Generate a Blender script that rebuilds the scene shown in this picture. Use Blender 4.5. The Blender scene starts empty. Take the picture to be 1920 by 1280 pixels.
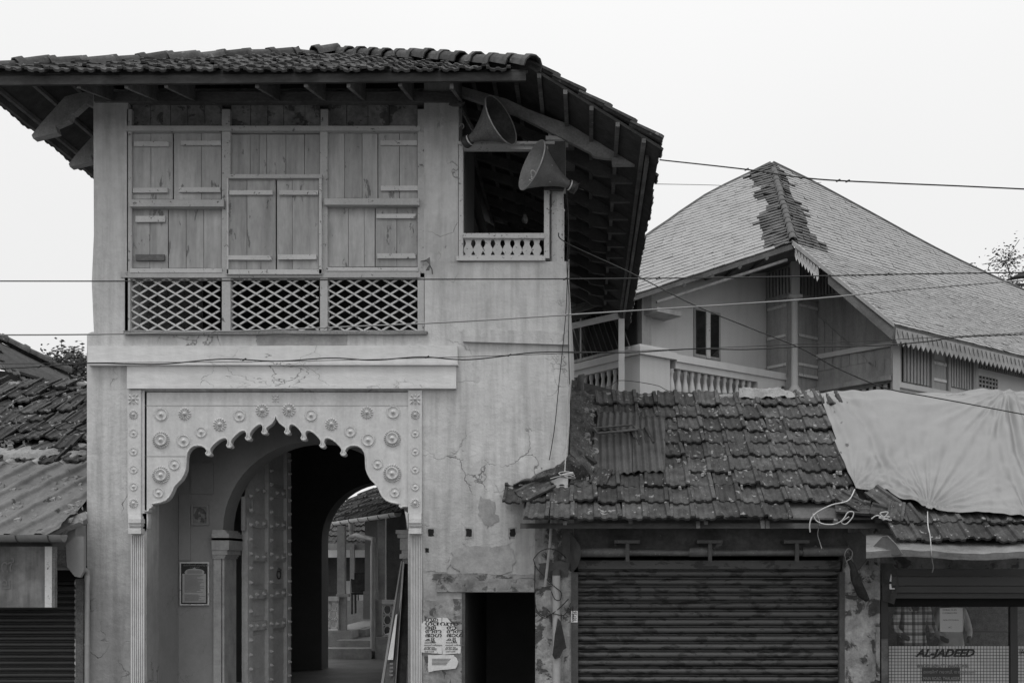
import bpy, math, random
from mathutils import Vector, Matrix, Quaternion, noise as mnoise
random.seed(7)
R = math.radians
sc = bpy.context.scene
COL = sc.collection
# ---------------------------------------------------------------- camera
cam_d = bpy.data.cameras.new('camera'); cam = bpy.data.objects.new('camera', cam_d); COL.objects.link(cam)
cam.location = (0, -12, 1.85); cam.rotation_euler = (R(90), 0, 0)
cam_d.lens = 36; cam_d.sensor_width = 36; cam_d.sensor_fit = 'HORIZONTAL'
cam_d.shift_x = -140/1920; cam_d.shift_y = 420/1920
cam_d.clip_start = 0.1; cam_d.clip_end = 2000
sc.camera = cam
# ---------------------------------------------------------------- sky
w = bpy.data.worlds.new('World'); sc.world = w; w.use_nodes = True
nt = w.node_tree; nt.nodes.clear()
def wn(t, **k):
    n = nt.nodes.new(t)
    for a, b in k.items(): setattr(n, a, b)
    return n
SUN_EL, SUN_AZ = R(70), R(-158)          # sun high, in front of the facade and a little left
sky = wn('ShaderNodeTexSky', sky_type='NISHITA', sun_disc=False, sun_elevation=SUN_EL, sun_rotation=R(158))
bw = wn('ShaderNodeRGBToBW'); nt.links.new(sky.outputs[0], bw.inputs[0])
ms = wn('ShaderNodeMath', operation='MULTIPLY'); nt.links.new(bw.outputs[0], ms.inputs[0]); ms.inputs[1].default_value = 1.0
tc = wn('ShaderNodeTexCoord'); sep = wn('ShaderNodeSeparateXYZ'); nt.links.new(tc.outputs['Generated'], sep.inputs[0])
# overcast veil: luminance rises gently from horizon to zenith, faint cloud mottling
zc = wn('ShaderNodeMath', operation='MAXIMUM'); nt.links.new(sep.outputs['Z'], zc.inputs[0]); zc.inputs[1].default_value = 0.0
zp3 = wn('ShaderNodeMath', operation='POWER'); nt.links.new(zc.outputs[0], zp3.inputs[0]); zp3.inputs[1].default_value = 2.6
mr = wn('ShaderNodeMath', operation='MULTIPLY_ADD'); nt.links.new(zp3.outputs[0], mr.inputs[0]); mr.inputs[1].default_value = 7.5; mr.inputs[2].default_value = 8.8
nz = wn('ShaderNodeTexNoise'); nz.inputs['Scale'].default_value = 1.6; nz.inputs['Detail'].default_value = 3
nt.links.new(tc.outputs['Generated'], nz.inputs['Vector'])
mz = wn('ShaderNodeMapRange'); nt.links.new(nz.outputs[0], mz.inputs['Value'])
mz.inputs['To Min'].default_value = 0.93; mz.inputs['To Max'].default_value = 1.07
mm = wn('ShaderNodeMath', operation='MULTIPLY'); nt.links.new(mr.outputs[0], mm.inputs[0]); nt.links.new(mz.outputs[0], mm.inputs[1])
mix = wn('ShaderNodeMix', data_type='FLOAT'); mix.inputs[0].default_value = 0.88
nt.links.new(ms.outputs[0], mix.inputs[2]); nt.links.new(mm.outputs[0], mix.inputs[3])
bg = wn('ShaderNodeBackground'); nt.links.new(mix.outputs[0], bg.inputs[0]); bg.inputs[1].default_value = 0.1
wo = wn('ShaderNodeOutputWorld'); nt.links.new(bg.outputs[0], wo.inputs[0])
sun_d = bpy.data.lights.new('sun', 'SUN'); sun_d.energy = 1.5; sun_d.angle = R(22)
sun = bpy.data.objects.new('sun', sun_d); COL.objects.link(sun)
sd = Vector((-math.sin(R(22))*math.cos(SUN_EL), -math.cos(R(22))*math.cos(SUN_EL), math.sin(SUN_EL)))
sun.rotation_euler = sd.to_track_quat('Z', 'Y').to_euler(); sun.location = (-8, -20, 30)
vs = sc.view_settings; vs.view_transform = 'Standard'; vs.look = 'None'; vs.exposure = 0.06; vs.gamma = 1; vs.use_curve_mapping = False
sc.cycles.max_bounces = 6; sc.cycles.diffuse_bounces = 3; sc.cycles.transparent_max_bounces = 8
# ---------------------------------------------------------------- materials (black and white photograph: neutral greys)
def M(name, c, v=.18, s=1.5, fine=.12, fs=35, rough=.85, bump=.25, bd=.01, rnd=0, stretch=(1,1,1), lich=0, lc=.4, ls=30, crack=0, cks=2.2,
      peel=0, pc=.12, ps=6, streak=0, metal=0, spec=.3, grime_shade=None):
    m = bpy.data.materials.new(name); m.use_nodes = True; t = m.node_tree; t.nodes.clear()
    def N(tp, **k):
        n = t.nodes.new(tp)
        for a, b in k.items(): setattr(n, a, b)
        return n
    def L(a, b): t.links.new(a, b)
    def math_(op, a, b=None, clamp=False):
        n = N('ShaderNodeMath', operation=op, use_clamp=clamp)
        for i, q in enumerate((a, b)):
            if q is None: continue
            if isinstance(q, (int, float)): n.inputs[i].default_value = q
            else: L(q, n.inputs[i])
        return n.outputs[0]
    def mrange(a, f0, f1, t0, t1):
        n = N('ShaderNodeMapRange'); L(a, n.inputs['Value'])
        for k, q in zip(('From Min', 'From Max', 'To Min', 'To Max'), (f0, f1, t0, t1)): n.inputs[k].default_value = q
        return n.outputs[0]
    tc = N('ShaderNodeTexCoord'); oi = N('ShaderNodeObjectInfo')
    vm = N('ShaderNodeVectorMath', operation='ADD'); L(tc.outputs['Object'], vm.inputs[0])
    sc_ = N('ShaderNodeVectorMath', operation='SCALE'); sc_.inputs[0].default_value = (13, 29, 41); L(oi.outputs['Random'], sc_.inputs['Scale'])
    L(sc_.outputs[0], vm.inputs[1]) if rnd else None
    mp = N('ShaderNodeMapping'); L(vm.outputs[0], mp.inputs[0]); mp.inputs['Scale'].default_value = stretch
    def noise(scale, detail=5, r=.6, vec=None, dist=0):
        n = N('ShaderNodeTexNoise'); n.inputs['Scale'].default_value = scale; n.inputs['Detail'].default_value = detail; n.inputs['Roughness'].default_value = r
        n.inputs['Distortion'].default_value = dist
        L(vec or mp.outputs[0], n.inputs['Vector']); return n.outputs[0]
    n1 = noise(s); n2 = noise(fs, 6, .7)
    f = math_('MULTIPLY', mrange(n1, .3, .7, 1-v, 1+v), mrange(n2, .3, .7, 1-fine, 1+fine))
    if rnd: f = math_('MULTIPLY', f, mrange(oi.outputs['Random'], 0, 1, 1-rnd, 1+rnd))
    if streak:
        mp2 = N('ShaderNodeMapping'); L(vm.outputs[0], mp2.inputs[0]); mp2.inputs['Scale'].default_value = (9, 9, .7)
        f = math_('MULTIPLY', f, mrange(noise(1, 4, .6, mp2.outputs[0]), .42, .72, 1, 1-streak))
    val = math_('MULTIPLY', f, c)
    h = n2
    def mixf(a, b, fac):
        n = N('ShaderNodeMix', data_type='FLOAT'); L(fac, n.inputs[0]) ; L(a, n.inputs[2])
        if isinstance(b, (int, float)): n.inputs[3].default_value = b
        else: L(b, n.inputs[3])
        return n.outputs[0]
    if peel:
        pm = mrange(noise(ps, 7, .65, dist=.4), .62-peel*.25, .64-peel*.25+.02, 0, 1)
        val = mixf(val, math_('MULTIPLY', f, pc), pm); h = math_('SUBTRACT', h, math_('MULTIPLY', pm, .8))
    if lich:
        lm = mrange(noise(ls, 3, .5), .70-lich*.12, .74-lich*.12, 0, .85)
        val = mixf(val, lc, lm)
    if crack:
        wv = N('ShaderNodeTexNoise'); wv.inputs['Scale'].default_value = 3; wv.inputs['Detail'].default_value = 5; L(mp.outputs[0], wv.inputs['Vector'])
        add = N('ShaderNodeVectorMath', operation='MULTIPLY_ADD'); L(wv.outputs['Color'], add.inputs[0]); add.inputs[1].default_value = (.7,.7,.7); L(mp.outputs[0], add.inputs[2])
        vo = N('ShaderNodeTexVoronoi', feature='DISTANCE_TO_EDGE'); vo.inputs['Scale'].default_value = cks; L(add.outputs[0], vo.inputs['Vector'])
        cm = math_('MULTIPLY', mrange(vo.outputs['Distance'], .002, .012, 1, 0), mrange(noise(.9, 3, .6), .50, .60, 0, crack))
        cm = math_('MULTIPLY', cm, 1, True)
        val = mixf(val, c*.25, cm); h = math_('SUBTRACT', h, cm)
    if grime_shade:   # (z0, z1, factor, x0, x1): street shade painted into the lower plaster, along with damp stain
        z0, z1, fac = grime_shade
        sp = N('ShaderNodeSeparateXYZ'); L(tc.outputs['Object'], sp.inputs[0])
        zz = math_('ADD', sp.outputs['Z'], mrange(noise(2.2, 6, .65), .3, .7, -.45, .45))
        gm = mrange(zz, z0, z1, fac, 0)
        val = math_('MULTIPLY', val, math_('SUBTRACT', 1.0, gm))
    cc = N('ShaderNodeCombineColor'); 
    for i in range(3): L(val, cc.inputs[i])
    bs = N('ShaderNodeBsdfPrincipled'); L(cc.outputs[0], bs.inputs['Base Color'])
    bs.inputs['Roughness'].default_value = rough; bs.inputs['Metallic'].default_value = metal; bs.inputs['Specular IOR Level'].default_value = spec
    if bump:
        b = N('ShaderNodeBump'); b.inputs['Strength'].default_value = bump; b.inputs['Distance'].default_value = bd; L(math_('ADD', h, math_('MULTIPLY', n1, 1.5)), b.inputs['Height']); L(b.outputs[0], bs.inputs['Normal'])
    o = N('ShaderNodeOutputMaterial'); L(bs.outputs[0], o.inputs[0])
    return m
m_plaster = M('painted plaster', .56, v=.13, s=1.3, fine=.09, fs=9, bump=.5, bd=.03, crack=.8, cks=1.4, streak=.30, grime_shade=(1.2, 3.2, .50))
m_plaster2 = M('pale trim paint', .66, v=.08, s=2.5, fine=.07, fs=14, bump=.35, bd=.02, crack=.9, streak=.08, cks=3, stretch=(.4,1,1))
m_patch = M('repair render', .30, v=.25, s=5, fine=.12, fs=30, bump=.4)
m_dirty = M('stained render', .22, v=.45, s=4, fine=.25, fs=20, bump=.6, peel=.3, pc=.09, ps=5)
m_relief = M('carved relief paint', .58, v=.10, s=3.5, fine=.10, fs=26, bump=.25, streak=.16, peel=.0)
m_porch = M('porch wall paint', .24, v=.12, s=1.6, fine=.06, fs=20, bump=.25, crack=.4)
m_dark = M('shade dark interior plaster', .085, v=.15, s=1.5, fine=.1)  # interior shade deepened in the base colour
m_wood = M('grey painted board', .43, v=.16, s=2.2, fine=.12, fs=22, rnd=.10, stretch=(1,1,.35), bump=.3, bd=.006, peel=.06, pc=.2, ps=9, streak=.32)
m_wood2 = M('painted frame timber', .45, v=.10, s=3, fine=.1, fs=40, rnd=.05, bump=.25, bd=.005, peel=.03, pc=.15, ps=14)
m_woodw = M('pale painted timber', .55, v=.08, s=3, fine=.08, fs=40, rnd=.04, bump=.25, bd=.005, peel=.08, pc=.15, ps=22)
m_old = M('weathered bare timber', .13, v=.4, s=4, fine=.3, fs=40, rnd=.2, stretch=(.5,1,1), bump=.5, lich=.15, lc=.22)
m_rafter = M('rafter paint', .26, v=.3, s=5, fine=.15, fs=40, bump=.3)
m_tile = M('old clay tile', .06, v=.45, s=9, fine=.35, fs=70, rnd=.45, bump=.6, bd=.006, lich=.3, lc=.2, ls=14)
m_tile2 = M('mossy clay tile', .052, v=.5, s=7, fine=.4, fs=45, rnd=.4, bump=.7, bd=.008, lich=.42, lc=.26, ls=13)
m_fas = M('blackened fascia timber', .045, v=.5, s=3, fine=.3, fs=30, stretch=(.4,1,1), bump=.4)
m_door = M('door timber paint', .48, v=.15, s=4, fine=.12, fs=30, bump=.3)
m_raftd = M('dark rafter', .09, v=.3, s=5, fine=.2)
m_tiled = M('dark tile underside', .05, v=.3, s=8, fine=.2, fs=50, bump=.4)  # a little darker than the upper tile faces
m_mortar = M('dark mortar', .075, v=.5, s=5, fine=.4, fs=40, bump=.9, bd=.03, lich=.4, lc=.3, ls=40)
m_cement = M('old cement', .24, v=.3, s=4, fine=.25, fs=40, bump=.7, bd=.02, lich=.3, lc=.08, ls=16)
m_corr = M('rusted corrugated iron', .07, v=.4, s=3, fine=.25, fs=40, bump=.3, rough=.7)
m_asb = M('asbestos sheet', .21, v=.4, s=3, fine=.4, fs=30, bump=.6, lich=.5, lc=.42, ls=22)
m_felt = M('tar felt', .12, v=.25, s=4, fine=.15, fs=30, bump=.3, rough=.6, peel=.05, pc=.03, ps=7)
m_tarp = M('plastic tarpaulin', .20, v=.07, s=3, fine=.03, fs=60, rough=.5, bump=.12, spec=.4)
m_shut = M('flaking shutter paint', .055, v=.08, s=3, fine=.15, fs=40, rough=.5, rnd=.10, bump=.15, peel=.36, pc=.015, ps=9, stretch=(.6,1,1.3), spec=.45)
m_shutd = M('dark shutter paint', .035, rnd=.1, v=.2, s=3, fine=.15, rough=.45, spec=.5, stretch=(.4,1,2))
m_iron = M('dark iron', .06, v=.3, s=8, fine=.3, fs=60, rough=.6, spec=.5, bump=.4)
m_pipe = M('rusty roller pipe', .11, v=.3, s=6, fine=.2, rough=.55, spec=.5, lich=.35, lc=.35, ls=45)
m_pvc = M('grey plastic pipe', .34, v=.15, s=5, fine=.06, rough=.45, spec=.4, bump=.05)
m_pvcw = M('white plastic pipe', .75, v=.08, s=5, fine=.04, rough=.45, spec=.4, bump=.05)
m_gutter = M('galvanised gutter', .20, v=.15, s=4, fine=.06, rough=.45, spec=.5, bump=.1)
m_awn = M('dented sheet iron', .15, v=.3, s=4, fine=.15, rough=.5, spec=.4, bump=.2)
m_horn = M('grey horn enamel', .15, v=.15, s=9, fine=.2, fs=60, rough=.45, spec=.5, bump=.15, lich=.06, lc=.6, ls=18)
m_horn2 = M('corroded horn metal', .14, v=.3, s=12, fine=.45, fs=60, rough=.6, spec=.4, bump=.4)
m_white = M('white paint mark', .75, v=.05, fine=.03, bump=0)
m_sign = M('washed out signboard', .17, v=.5, s=2.5, fine=.12, fs=25, streak=.55, bump=.1, rough=.6)
m_paper = M('pasted paper', .6, v=.1, s=9, fine=.08, fs=40, bump=.3, lich=.08, lc=.2, ls=20)
m_ink = M('black ink', .035, v=.05, fine=.05, bump=0)
m_inkg = M('grey ink', .16, v=.05, fine=.05, bump=0)
m_wire = M('black cable', .02, v=.1, fine=.1, rough=.5, bump=0)
m_wirel = M('pale cable', .42, v=.15, s=9, fine=.1, rough=.6, bump=0)
m_rope = M('plastic rope', .45, v=.2, s=30, fine=.2, bump=.2)
m_rag = M('dark rag', .03, v=.4, s=9, fine=.3, bump=.3)
m_stone = M('carved pillar paint', .33, v=.2, s=5, fine=.12, fs=30, bump=.35)
m_pier = M('peeling pier', .32, v=.35, s=5, fine=.25, fs=22, bump=.7, bd=.02, peel=.32, pc=.085, ps=4, streak=.35)
m_fascia = M('soot stained band', .075, v=.5, s=2.6, fine=.25, fs=18, bump=.4, lich=.2, lc=.2, ls=6)
m_ground = M('asphalt', .10, v=.2, s=1, fine=.25, fs=60, bump=.5)
m_floor = M('stone floor', .16, v=.3, s=2, fine=.2, fs=30, rough=.5, bump=.3)
m_hroof = M('pale house tile', .28, v=.10, s=2, fine=.10, fs=12, bump=.2)
m_hroofd = M('dark house tile', .085, v=.35, s=3, fine=.25, fs=15, bump=.4)
m_hwall = M('house wall paint', .52, v=.06, s=1.2, fine=.04, bump=.1, streak=.07)
m_hwood = M('house timber paint', .33, v=.2, s=2, fine=.12, stretch=(1,1,.4), bump=.2, streak=.25)
m_hdark = M('house dark timber', .11, v=.3, s=3, fine=.2)
m_leaf = M('leaf', .09, v=.3, s=3, fine=.3, rnd=0, bump=0)
m_bark = M('bark', .10, v=.3, s=8, fine=.3)
m_black = M('black void paint', .012, v=.1, fine=.1, bump=0)
m_mosaic = M('mosaic film square', .42, v=.10, s=6, fine=.04, rnd=.06, bump=0, rough=.5)
m_film = M('dark window film', .05, v=.1, fine=.05, bump=0)
m_skin = M('skin', .12, v=.05, fine=.05, bump=.05)
m_shirt2 = M('pale shirt', .6, v=.15, s=8, fine=.05, bump=.2)
def plaid():
    m = bpy.data.materials.new('plaid shirt'); m.use_nodes = True; t = m.node_tree
    bs = t.nodes['Principled BSDF']; bs.inputs['Roughness'].default_value = .9
    tc = t.nodes.new('ShaderNodeTexCoord'); acc = None
    for ax, sc_ in ((0, 8.), (2, 8.)):
        for ph, mul, lo in ((0, 1, .35), (.3, 2, .7)):
            sp = t.nodes.new('ShaderNodeSeparateXYZ'); t.links.new(tc.outputs['Object'], sp.inputs[0])
            a = t.nodes.new('ShaderNodeMath'); a.operation = 'MULTIPLY_ADD'; t.links.new(sp.outputs[ax], a.inputs[0]); a.inputs[1].default_value = sc_*mul; a.inputs[2].default_value = ph+100
            b = t.nodes.new('ShaderNodeMath'); b.operation = 'FRACT'; t.links.new(a.outputs[0], b.inputs[0])
            c = t.nodes.new('ShaderNodeMath'); c.operation = 'GREATER_THAN'; t.links.new(b.outputs[0], c.inputs[0]); c.inputs[1].default_value = .68
            d = t.nodes.new('ShaderNodeMath'); d.operation = 'MULTIPLY_ADD'; t.links.new(c.outputs[0], d.inputs[0]); d.inputs[1].default_value = lo-1; d.inputs[2].default_value = 1
            if acc is None: acc = d.outputs[0]
            else:
                e = t.nodes.new('ShaderNodeMath'); e.operation = 'MULTIPLY'; t.links.new(acc, e.inputs[0]); t.links.new(d.outputs[0], e.inputs[1]); acc = e.outputs[0]
    e = t.nodes.new('ShaderNodeMath'); e.operation = 'MULTIPLY'; t.links.new(acc, e.inputs[0]); e.inputs[1].default_value = .85
    cc = t.nodes.new('ShaderNodeCombineColor')
    for i in range(3): t.links.new(e.outputs[0], cc.inputs[i])
    t.links.new(cc.outputs[0], bs.inputs['Base Color']); return m
m_plaid = plaid()
def glass(name, tint=.5, r=.03):
    m = bpy.data.materials.new(name); m.use_nodes = True; t = m.node_tree; t.nodes.clear()
    tr = t.nodes.new('ShaderNodeBsdfTransparent'); tr.inputs[0].default_value = (tint,)*3+(1,)
    gl = t.nodes.new('ShaderNodeBsdfGlossy'); gl.inputs['Roughness'].default_value = r
    lw = t.nodes.new('ShaderNodeFresnel'); lw.inputs[0].default_value = 1.5
    mx = t.nodes.new('ShaderNodeMixShader'); o = t.nodes.new('ShaderNodeOutputMaterial')
    t.links.new(lw.outputs[0], mx.inputs[0]); t.links.new(tr.outputs[0], mx.inputs[1]); t.links.new(gl.outputs[0], mx.inputs[2]); t.links.new(mx.outputs[0], o.inputs[0]); return m
m_glass = glass('shop glass', .92); m_glassd = glass('dark pane', .25)
# ---------------------------------------------------------------- geometry helpers
def X(px, d=0.): return (px-1100)/1920*(12+d)
def Z(py, d=0.): return 1.85+(1060-py)/1920*(12+d)
def W(px, py, d=0.): return Vector((X(px, d), d, Z(py, d)))
WL = {}
class MB:
    def __init__(s): s.v = []; s.f = []; s.sm = []; s.mi = []
    def add(s, vs, fs, smooth=False, mi=0):
        b = len(s.v); s.v += [Vector(q) for q in vs]
        for f in fs: s.f.append([b+i for i in f]); s.sm.append(smooth); s.mi.append(mi)
        return s
    def hexa(s, p, mi=0): return s.add(p, [(0,3,2,1),(4,5,6,7),(0,1,5,4),(1,2,6,5),(2,3,7,6),(3,0,4,7)], mi=mi)
    def box(s, x0, x1, y0, y1, z0, z1, j=0, mi=0):
        p = [(x0,y0,z0),(x1,y0,z0),(x1,y1,z0),(x0,y1,z0),(x0,y0,z1),(x1,y0,z1),(x1,y1,z1),(x0,y1,z1)]
        if j: p = [tuple(c+random.uniform(-j, j) for c in q) for q in p]
        return s.hexa(p, mi)
    def pbox(s, px0, py0, px1, py1, d0, d1, j=0):   # image rectangle at depth d0, thick to d1
        return s.box(X(px0, d0), X(px1, d0), d0, d1, Z(py1, d0), Z(py0, d0), j)
    def prism(s, pts, vec, mi=0):
        n = len(pts); vec = Vector(vec); a = [Vector(q) for q in pts]
        return s.add(a+[q+vec for q in a], [tuple(range(n)), tuple(range(2*n-1, n-1, -1))]+[(i, i+n, (i+1) % n+n, (i+1) % n) for i in range(n)], mi=mi)
    def ppoly(s, pts, d0, d1): return s.prism([W(a, b, d0) for a, b in pts], (0, d1-d0, 0))
    def obox(s, p, dr, s0, s1, n0, n1, z0, z1, z0b=None, z1b=None):  # box along plan direction dr; n positive = to its right-hand (camera) side
        dx, dy = dr; nx, ny = dy, -dx
        if z0b is None: z0b = z0
        if z1b is None: z1b = z1
        q = lambda a, b, z: (p[0]+dx*a+nx*b, p[1]+dy*a+ny*b, z)
        return s.hexa([q(s0,n1,z0), q(s1,n1,z0b), q(s1,n0,z0b), q(s0,n0,z0), q(s0,n1,z1), q(s1,n1,z1b), q(s1,n0,z1b), q(s0,n0,z1)])
    def tube(s, path, r, n=6, caps=True):
        path = [Vector(q) for q in path]; vs = []; fs = []; up = None
        rr = r if isinstance(r, (list, tuple)) else [r]*len(path)
        for i, p in enumerate(path):
            t = (path[min(i+1, len(path)-1)]-path[max(i-1, 0)]).normalized()
            a = t.cross(up if up is not None else (Vector((0,0,1)) if abs(t.z) < .9 else Vector((1,0,0))))
            if a.length < 1e-4: a = t.cross(Vector((0,1,0)))
            a.normalize(); b = a.cross(t).normalized(); up = b
            for k in range(n):
                an = 2*math.pi*k/n; vs.append(p+(a*math.cos(an)+b*math.sin(an))*rr[i])
        for i in range(len(path)-1):
            for k in range(n): fs.append((i*n+k, i*n+(k+1) % n, (i+1)*n+(k+1) % n, (i+1)*n+k))
        s.add(vs, fs, True)
        if caps: s.add(vs[:n], [tuple(range(n))]); s.add(vs[-n:], [tuple(range(n))])
        return s
    def lathe(s, prof, o=(0,0,0), axis=(0,0,1), n=14, smooth=True):
        q = Vector((0,0,1)).rotation_difference(Vector(axis).normalized()); o = Vector(o); vs = []
        for r, h in prof:
            for k in range(n):
                a = 2*math.pi*k/n; vs.append(o+q @ Vector((r*math.cos(a), r*math.sin(a), h)))
        fs = [(i*n+k, i*n+(k+1) % n, (i+1)*n+(k+1) % n, (i+1)*n+k) for i in range(len(prof)-1) for k in range(n)]
        return s.add(vs, fs, smooth)
    def grid(s, fn, nu, nv, th=None, smooth=True):
        vs = [fn(i/nu, j/nv) for j in range(nv+1) for i in range(nu+1)]
        fs = [(j*(nu+1)+i, j*(nu+1)+i+1, (j+1)*(nu+1)+i+1, (j+1)*(nu+1)+i) for j in range(nv) for i in range(nu)]
        s.add(vs, fs, smooth)
        if th:
            th = Vector(th); o = [Vector(q)+th for q in vs]; s.add(o, [f[::-1] for f in fs], smooth)
            rim = [(i, i+1) for i in range(nu)]+[(nv*(nu+1)+i+1, nv*(nu+1)+i) for i in range(nu)]+[((j+1)*(nu+1), j*(nu+1)) for j in range(nv)]+[(j*(nu+1)+nu, (j+1)*(nu+1)+nu) for j in range(nv)]
            b = len(s.v)-2*len(vs)
            for a, c in rim: s.f.append([b+a, b+c, b+c+len(vs), b+a+len(vs)]); s.sm.append(False); s.mi.append(0)
        return s
    def mesh(s, name, mats, off=Vector((0,0,0))):
        me = bpy.data.meshes.new(name); me.from_pydata([tuple(q-off) for q in s.v], [], s.f)
        for m in (mats if isinstance(mats, (list, tuple)) else [mats]): me.materials.append(m)
        me.polygons.foreach_set('use_smooth', s.sm); me.polygons.foreach_set('material_index', s.mi); me.update(); return me
    def build(s, name, mats, parent=None, kind=None, label=None):
        if parent is not None: off = WL[parent.name]
        else:
            n = len(s.v); off = Vector((sum(q.x for q in s.v)/n, sum(q.y for q in s.v)/n, min(q.z for q in s.v)))
        o = bpy.data.objects.new(name, s.mesh(name, mats, off)); COL.objects.link(o)
        if parent is not None: o.parent = parent
        else: o.location = off
        WL[o.name] = off
        if kind: o['kind'] = kind
        if label: o['label'] = label
        return o
def tag(o, label, cat, group=None):
    o['label'] = label; o['category'] = cat
    if group: o['group'] = group
    return o
def thing(name, label, cat, loc, group=None):
    o = bpy.data.objects.new(name, None); COL.objects.link(o); o.location = loc; WL[o.name] = Vector(loc); o.empty_display_size = .2
    return tag(o, label, cat, group)
def piece(name, me, parent, loc, rot=None, scale=None):    # object sharing mesh data, child of parent
    o = bpy.data.objects.new(name, me); COL.objects.link(o); o.parent = parent
    mtx = Matrix.Translation(Vector(loc)-WL[parent.name])
    if rot is not None: mtx = mtx @ (rot.to_4x4())
    if scale is not None: mtx = mtx @ Matrix.Diagonal((*scale, 1)) if not isinstance(scale, (int, float)) else mtx @ Matrix.Scale(scale, 4)
    o.matrix_basis = mtx; WL[o.name] = Vector(loc); return o
def basis(u, v, n): return Matrix((u, v, n)).transposed()
def lathe_piece(name, prof, mat, n=12):
    return MB().lathe(prof, n=n).mesh(name, mat)
def text(body, size, loc, parent, mat, name='lettering', shear=0, sx=1, rotm=None, align='LEFT', ext=.0008, off=0, face=None):
    c = bpy.data.curves.new('tmp', 'FONT'); c.body = body; c.size = size; c.shear = shear; c.extrude = ext; c.offset = off; c.align_x = align; c.resolution_u = 3
    to = bpy.data.objects.new('tmp', c); COL.objects.link(to)
    dg = bpy.context.evaluated_depsgraph_get(); me = bpy.data.meshes.new_from_object(to.evaluated_get(dg))
    bpy.data.objects.remove(to); bpy.data.curves.remove(c); me.name = name; me.materials.clear(); me.materials.append(mat)
    rm = Matrix.Rotation(R(90), 3, 'X') if rotm is None else rotm
    return piece(name, me, parent, loc, rm @ Matrix.Diagonal((sx, 1, 1)))
def tile_mesh(mat, w=.262, L=.40, n=None):
    prof = [(0,.020),(.028,.022),(.045,.002),(.085,-.006),(.112,.010),(.140,.010),(.165,-.006),(.208,.002),(.222,.030),(.262,.030)]
    prof = [(a*w/.262, b) for a, b in prof]; k = len(prof); mb = MB()
    rows = [(0.0, -.022), (0.0, .004), (.03, .010), (L, 0)]
    vs = [(a, y, b+dz) for y, dz in rows for a, b in prof]
    fs = [(r*k+i, r*k+i+1, (r+1)*k+i+1, (r+1)*k+i) for r in range(len(rows)-1) for i in range(k-1)]
    b0 = len(vs); vs += [(a, y, b-.022) for y in (0, L) for a, b in prof]
    fs += [(b0+i+1, b0+i, b0+k+i, b0+k+i+1) for i in range(k-1)]
    fs += [(0, k, 3*k, b0+k, b0), (k-1, b0+k-1, b0+2*k-1, 4*k-1, 2*k-1)]
    mb.add(vs, fs, False); return mb.mesh('roof_tile', mat)
def tile_field(parent, me, O, u, v, cols, rows, w, g, keep=None, jit=1., name='roof_tile', lift=.034):
    u = Vector(u).normalized(); v = Vector(v).normalized(); n = u.cross(v).normalized(); O = Vector(O); k = 0
    for r in range(*rows) if isinstance(rows, tuple) else range(rows):
        for c in range(*cols) if isinstance(cols, tuple) else range(cols):
            if keep and not keep(c, r): continue
            p = O+u*(c*w+random.gauss(0, .004)*jit)+v*(r*g+random.gauss(0, .008)*jit)+n*(lift*(1+random.random()*jit*.6))
            rot = basis(u, v, n) @ Matrix.Rotation(random.gauss(0, .018)*jit, 3, 'Z') @ Matrix.Rotation(-.085+random.gauss(0, .02)*jit, 3, 'X') @ Matrix.Rotation(random.gauss(0, .02)*jit, 3, 'Y')
            piece(name, me, parent, p, rot); k += 1
    return k
def wire(label, pts, r=.006, mat=None, cat='cable', name='overhead_cable', n=5, group=None, kinks=0):
    r = r*.82 if name == 'overhead_cable' else r
    P = [Vector(p) for p in pts]; out = []
    for i in range(len(P)-1):   # Catmull-Rom
        a, b, c, d = P[max(i-1, 0)], P[i], P[i+1], P[min(i+2, len(P)-1)]
        for k in range(8):
            t = k/8; out.append(.5*((2*b)+(c-a)*t+(2*a-5*b+4*c-d)*t*t+(3*b-a-3*c+d)*t**3))
    out.append(P[-1]); mb = MB().tube(out, r, n)
    for k in range(kinks):
        q = random.choice(out[2:-2]); mb.tube([q+Vector((-.02, 0, -.008)), q+Vector((.0, 0, .0)), q+Vector((.02, 0, .010))], r*1.3, 5)
    o = mb.build(name, mat or m_wire); return tag(o, label, cat, group)
# ================================================================ ground
g = MB().box(-300, 300, -300, 600, -.5, 0).build('ground', m_ground, kind='structure')
g = MB().box(-5.9, -.25, -.15, 12.5, .0, .07).box(-9.5, 1.5, 6.3, 16, .001, .068).build('courtyard_floor', m_floor, kind='structure')
# ================================================================ gatehouse
GH = thing('gatehouse', 'old two storey gatehouse with scalloped arch, shuttered upper room and tiled hip roof', 'building', (-3, 0, 0))
wall = MB()
wall.ppoly([(163,1356),(163,626),(172,622),(795,622),(795,492),(1065,490),(1065,1356),(1005,1356),(1005,1110),(868,1110),(868,1356),(765,1356),(765,735),(275,735),(275,1356)], 0, .35)
wall.ppoly([(176,622),(172,530),(176,440),(175,168),(240,168),(240,622)], 0, .35)
wall.box(X(795), X(860), 0, .35, Z(492), Z(150))
wall.box(X(240), X(795), .22, .33, Z(236), Z(150))
wall.box(X(163), X(163)+.3, .35, 6.0, 0, 7.55)
wall.box(X(1065)-.3, X(1065), .35, 6.0, 0, Z(490))
wall.box(X(163)+.3, -5.26, 5.7, 6.0, 0, 7.5).box(-1.64, X(1065)-.3, 5.7, 6.0, 0, 5.3).box(-5.26, -1.64, 5.7, 6.0, 4.13, 5.3).prism([Vector(q) for q in [(-5.26,5.85,5.3),(-.5,5.85,5.3),(-.5,5.85,7.1),(-3.48,5.85,8.88),(-5.26,5.85,7.95)]], (0,.15,0))
WALL = wall.build('wall', m_plaster, GH)
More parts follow.
